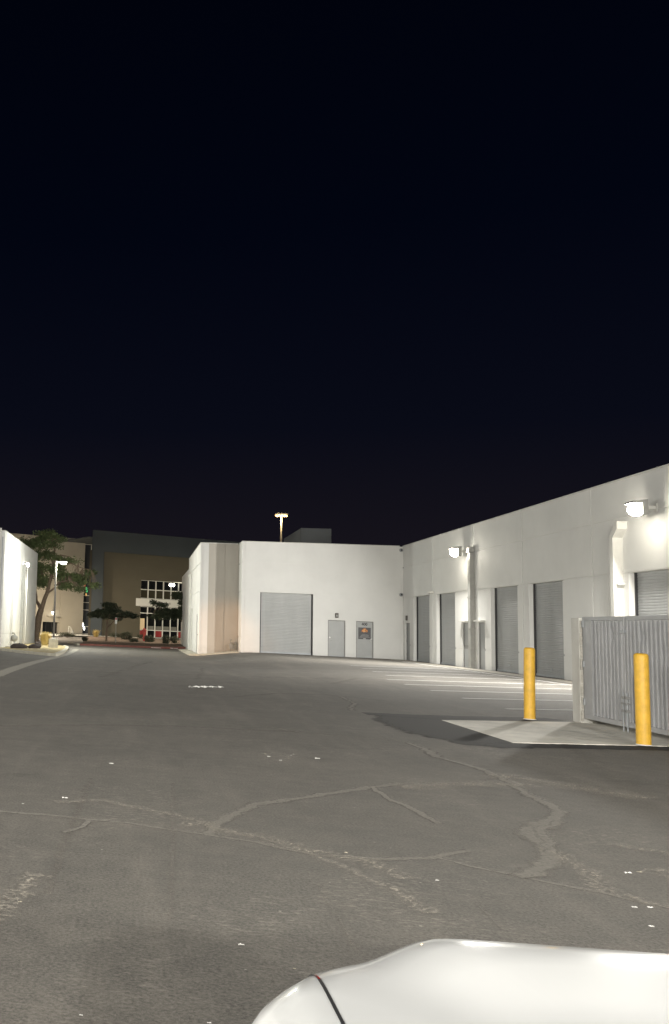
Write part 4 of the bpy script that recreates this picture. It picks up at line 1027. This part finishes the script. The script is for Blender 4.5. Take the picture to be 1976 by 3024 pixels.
# entry lamp, then hidden poles added to light the far facades
e = wallpack(tuple(Tc @ Vector((-4.0, 0, 2.55))), n31, 260, 'bright lamp over the dark entrance of the cream building', (1, .9, .7), None, 'lensreflect', 1.0)
def fill_pole_lamp(x, y, h_, power, col, label, grp):
    z = gh(x, y); e = empty('lamp_post', (x, y, z), label, 'lamp post', grp)
    MB().tube([(x, y, z), (x, y, z + h_)], [.09, .06], 10).build('pole', 'fixture', e)
    MB().box(x - .3, x + .3, y - .2, y + .2, z + h_, z + h_ + .12).build('lamp_head', 'fixture', e)
    MB().box(x - .25, x + .25, y - .16, y + .16, z + h_ - .02, z + h_ - .001).build('lens', 'lensled', e)
    lamp('SPOT', 'bulb', (x, y, z + h_ - .1), (0, .35, -1), power, col, .25, e, 172); return e
sodium_fill = empty('flood_light', (-14, 45, 0), 'added orange flood light, unseen beyond the left edge', 'flood light')
MB().tube([(-14, 45, -.4), (-14, 45, 2.1)], .05, 8).build('pole', 'fixture', sodium_fill)  # unseen spot added to tint the wing's lower wall orange
MB().box(-14.25, -13.9, 44.85, 45.15, 2.1, 2.35).build('housing', 'fixture', sodium_fill)
lamp('SPOT', 'bulb', (-13.8, 45.2, 2.2), (19.5, 20.5, -2.0), 11000, (1, .50, .20), .12, sodium_fill, 14)
fill_pole_lamp(-15, 101, 8, 26000, (1, .86, .68), 'added fill lamp hidden behind the left warehouse', 'added fill lamps for the far facades')
fill_pole_lamp(12, 97, 9, 14000, (1, .93, .75), 'added fill lamp hidden behind the white wing', 'added fill lamps for the far facades')
for i_, (x_, y_) in enumerate(((-13, 0), (-13, 24))):  # unseen lot lamps added to fill the foreground evenly
    fill_pole_lamp(x_, y_, 9, P_LOT_FILL * (1, .22)[i_], (1, .97, .90), 'added fill lamp post, unseen left of the photographer', 'added fill posts outside the frame')
# handrail by the entrance
e = empty('handrail', tuple(Tc @ Vector((-2.3, 2.5, -.3))), 'pale bent handrail by the entrance of the cream building', 'handrail')
V = lambda u, d, z: Tc @ Vector((u, d, z))
MB().tube([V(-2.5, 1.5, -.2), V(-2.5, 1.5, .85), V(-2.44, 1.5, .95), V(-2.2, 1.5, .82), V(-2.13, 1.5, .70), V(-2.13, 1.5, -.3)], .04, 8).build('rail', 'ftwhite', e)
MB().tube([V(-2.5, 1.5, .45), V(-2.13, 1.5, .35)], .025, 6).build('rail', 'ftwhite', e)
o = MB().tube([V(-1.94, 1.6, -.3), V(-1.94, 1.6, .5)], .09, 10).build('bollard', 'ftgrey'); tag(o, 'stubby brown post right of the pale handrail', 'bollard')
MB().tube([V(-1.94, 1.6, .5), V(-1.94, 1.6, .54)], .07, 10).build('cap', 'fixture', o)

# roof-top block behind the facing wall
pb = empty('plant_block', (12.93, 83, 6.3), 'grey panelled roof block rising behind the facing white wall', 'roof block')
Tq = frameM((12.93, 83), (1, 0), (0, -1))
wall(pb, 'wall', (12.93, 83), (1, 0), (0, -1), 2.4, 10.0, 6.31, [], [.2], [8.7, 9.35], 'roofgrey', .03, .03)
MB().box(12.93, 15.3, 83.2, 92.8, 6.31, 9.98).build('wall', 'roofgrey', pb)

# high-mast floodlight far beyond
hm = empty('high_mast_light', (20.5, 150, 0), 'tall mast ringed with orange floodlights beyond the facing wall', 'high mast light')
MB().tube([(20.5, 150, 0), (20.5, 150, 18.8)], [.25, .13], 12).build('mast', 'ftwhite', hm)
MB().tube([(20.5, 150, 18.75), (20.5, 150, 18.95)], .5, 16).build('lamp_ring', 'galv', hm)
for k in range(8):
    a = 2 * math.pi * k / 8; x, y = 20.5 + .72 * math.cos(a), 150 + .72 * math.sin(a)
    f = MB().box(x - .2, x + .2, y - .2, y + .2, 18.95, 19.15).build('floodlight', 'galv', hm)
    MB().blob((x, y, 18.82), (.20, .20, .14), k, 10, 6, 0).build('lens', 'lensorange', f, smooth=True, ang=90)
lamp('POINT', 'bulb', (20.5, 149.2, 18.2), (0, 0, -1), 500, (1, .7, .35), .5, hm)

# ------------------------------------------------------------------ white car, tail towards the lot
car = empty('parked_car', (1.02, -1.1, 0), 'white parked car, its rear deck filling the bottom right corner', 'car')
XC, YR = 1.006, 1.20
def outline(a, yr, yf, rc, n=128):
    """rounded plan: straight flanks, soft corners, bowed rear; n points, evenly spread over the rear"""
    P = []; q = n // 4; rx, ry = min(.17, a * .5), min(.13, (yr - yf) * .25)
    for sgn, ye in ((1, yr), (-1, yf)):
        row = []
        m = q * 2 - 1
        for i in range(q * 2):
            t = i / m
            if t < .3: u = t / .3 * math.pi / 2; x = a - rx + rx * math.cos(u); y = ye - sgn * (ry - ry * math.sin(u))
            elif t > .7: u = (1 - t) / .3 * math.pi / 2; x = -(a - rx) - rx * math.cos(u); y = ye - sgn * (ry - ry * math.sin(u))
            else: x = (a - rx) * (1 - 2 * (t - .3) / .4); y = ye
            row.append((XC + x, y - sgn * .055 * (x / .9) ** 2))
        P += row if sgn > 0 else row[::-1]
    return P
def lip(x, y, yr):
    return .025 * (1 - ss(.66, .76, abs(x - XC))) * ss(-.30, -.06, y - yr)
N_ = 128
sl = [(.22, .80, 1.10), (.28, .86, 1.22), (.40, .90, 1.27), (.60, .92, 1.295), (.72, .918, 1.295), (.78, .905, 1.29), (.82, .89, 1.283), (.85, .872, 1.274), (.868, .855, 1.265), (.882, .838, 1.256), (.890, .822, 1.246), (.895, .80, 1.232), (.898, .775, 1.20), (.901, .74, 1.15), (.904, .70, 1.05), (.908, .6, .9), (.912, .4, .6), (.914, .15, .2)]
def section(sl_, name, m, parent, fy, lipon=True, cap=True):
    mb = MB(); rings = []
    for (z, a, yr) in sl_:
        o = outline(a, yr, fy(a, yr), 0, N_)
        rings.append([(x, y, z + (lip(x, y, 1.24) if lipon and z > .86 else 0)) for x, y in o])
    for r0, r1 in zip(rings[:-1], rings[1:]):
        for i in range(N_):
            j = (i + 1) % N_; mb.face([r0[i], r0[j], r1[j], r1[i]])
    if cap: mb.face(rings[-1])
    return mb.build(name, m, parent, smooth=True, ang=60)
body = section(sl, 'body', 'carpaint', car, lambda a, yr: -3.35 + (1.35 - yr) * .9)
cabin = section([(.86, .80, .28), (.95, .77, .20), (1.10, .71, -.02), (1.24, .65, -.28), (1.34, .60, -.50), (1.385, .55, -.62)], 'windows', 'carglass', car, lambda a, yr: -2.55 + (.9 - a) * 2.4 * .9, False)
section([(1.388, .57, -.60), (1.41, .54, -.66), (1.425, .46, -.8), (1.43, .2, -1.1)], 'roof', 'carpaint', car, lambda a, yr: -1.95 + (.6 - a), False)
for s_ in (-1, 1):
    for yy in (.30, -2.55):
        wx = XC + s_ * .80
        ty = MB().tube([(wx - .11, yy, .32), (wx - .10, yy, .32), (wx + .10, yy, .32), (wx + .11, yy, .32)], [.28, .32, .32, .28], 32).build('wheel', 'tyre', car, smooth=True, ang=50)
        MB().tube([(wx + s_ * .112 - .01, yy, .32), (wx + s_ * .112 + .01, yy, .32)], .22, 24).build('rim', 'galv', ty)
# deck shut line, draped on the body
bv = BVHTree.FromObject(body, bpy.context.evaluated_depsgraph_get()) if False else None
bpy.context.view_layer.update()
me = body.data; bv = BVHTree.FromPolygons([body.matrix_world @ v.co for v in me.vertices], [tuple(p.vertices) for p in me.polygons])
def topz(x, y):
    h_ = bv.ray_cast(Vector((x, y, 2)), Vector((0, 0, -1)))
    return h_[0].z if h_[0] else None
def shut(xs, name, m, w_, y0, y1, lift):
    P = []
    for i in range(61):
        y = y0 + (y1 - y0) * i / 60; z = topz(xs, y)
        if z is not None: P.append((xs, y, z))
    mb = MB()
    for a, b in zip(P[:-1], P[1:]):
        mb.face([(a[0] - w_, a[1], a[2] + lift), (a[0] + w_, a[1], a[2] + lift), (b[0] + w_, b[1], b[2] + lift), (b[0] - w_, b[1], b[2] + lift)])
    return mb.build(name, m, car)
for xs in (XC - .81, XC + .81):
    shut(xs, 'shut_line', 'black', .0019, .35, 1.215, .0012)
shut(XC - .81, 'lamp_edge', 'red', .0010, 1.11, 1.135, .0018)
for s_ in (-1, 1):
    tl = MB().box(XC + s_ * .66 - .14, XC + s_ * .66 + .14, 1.27, 1.335, .62, .76).build('tail_light', 'red', car, bevel=.02)
MB().box(XC - .78, XC + .78, 1.30, 1.36, .34, .46).build('bumper', 'carpaint', car, bevel=.02)
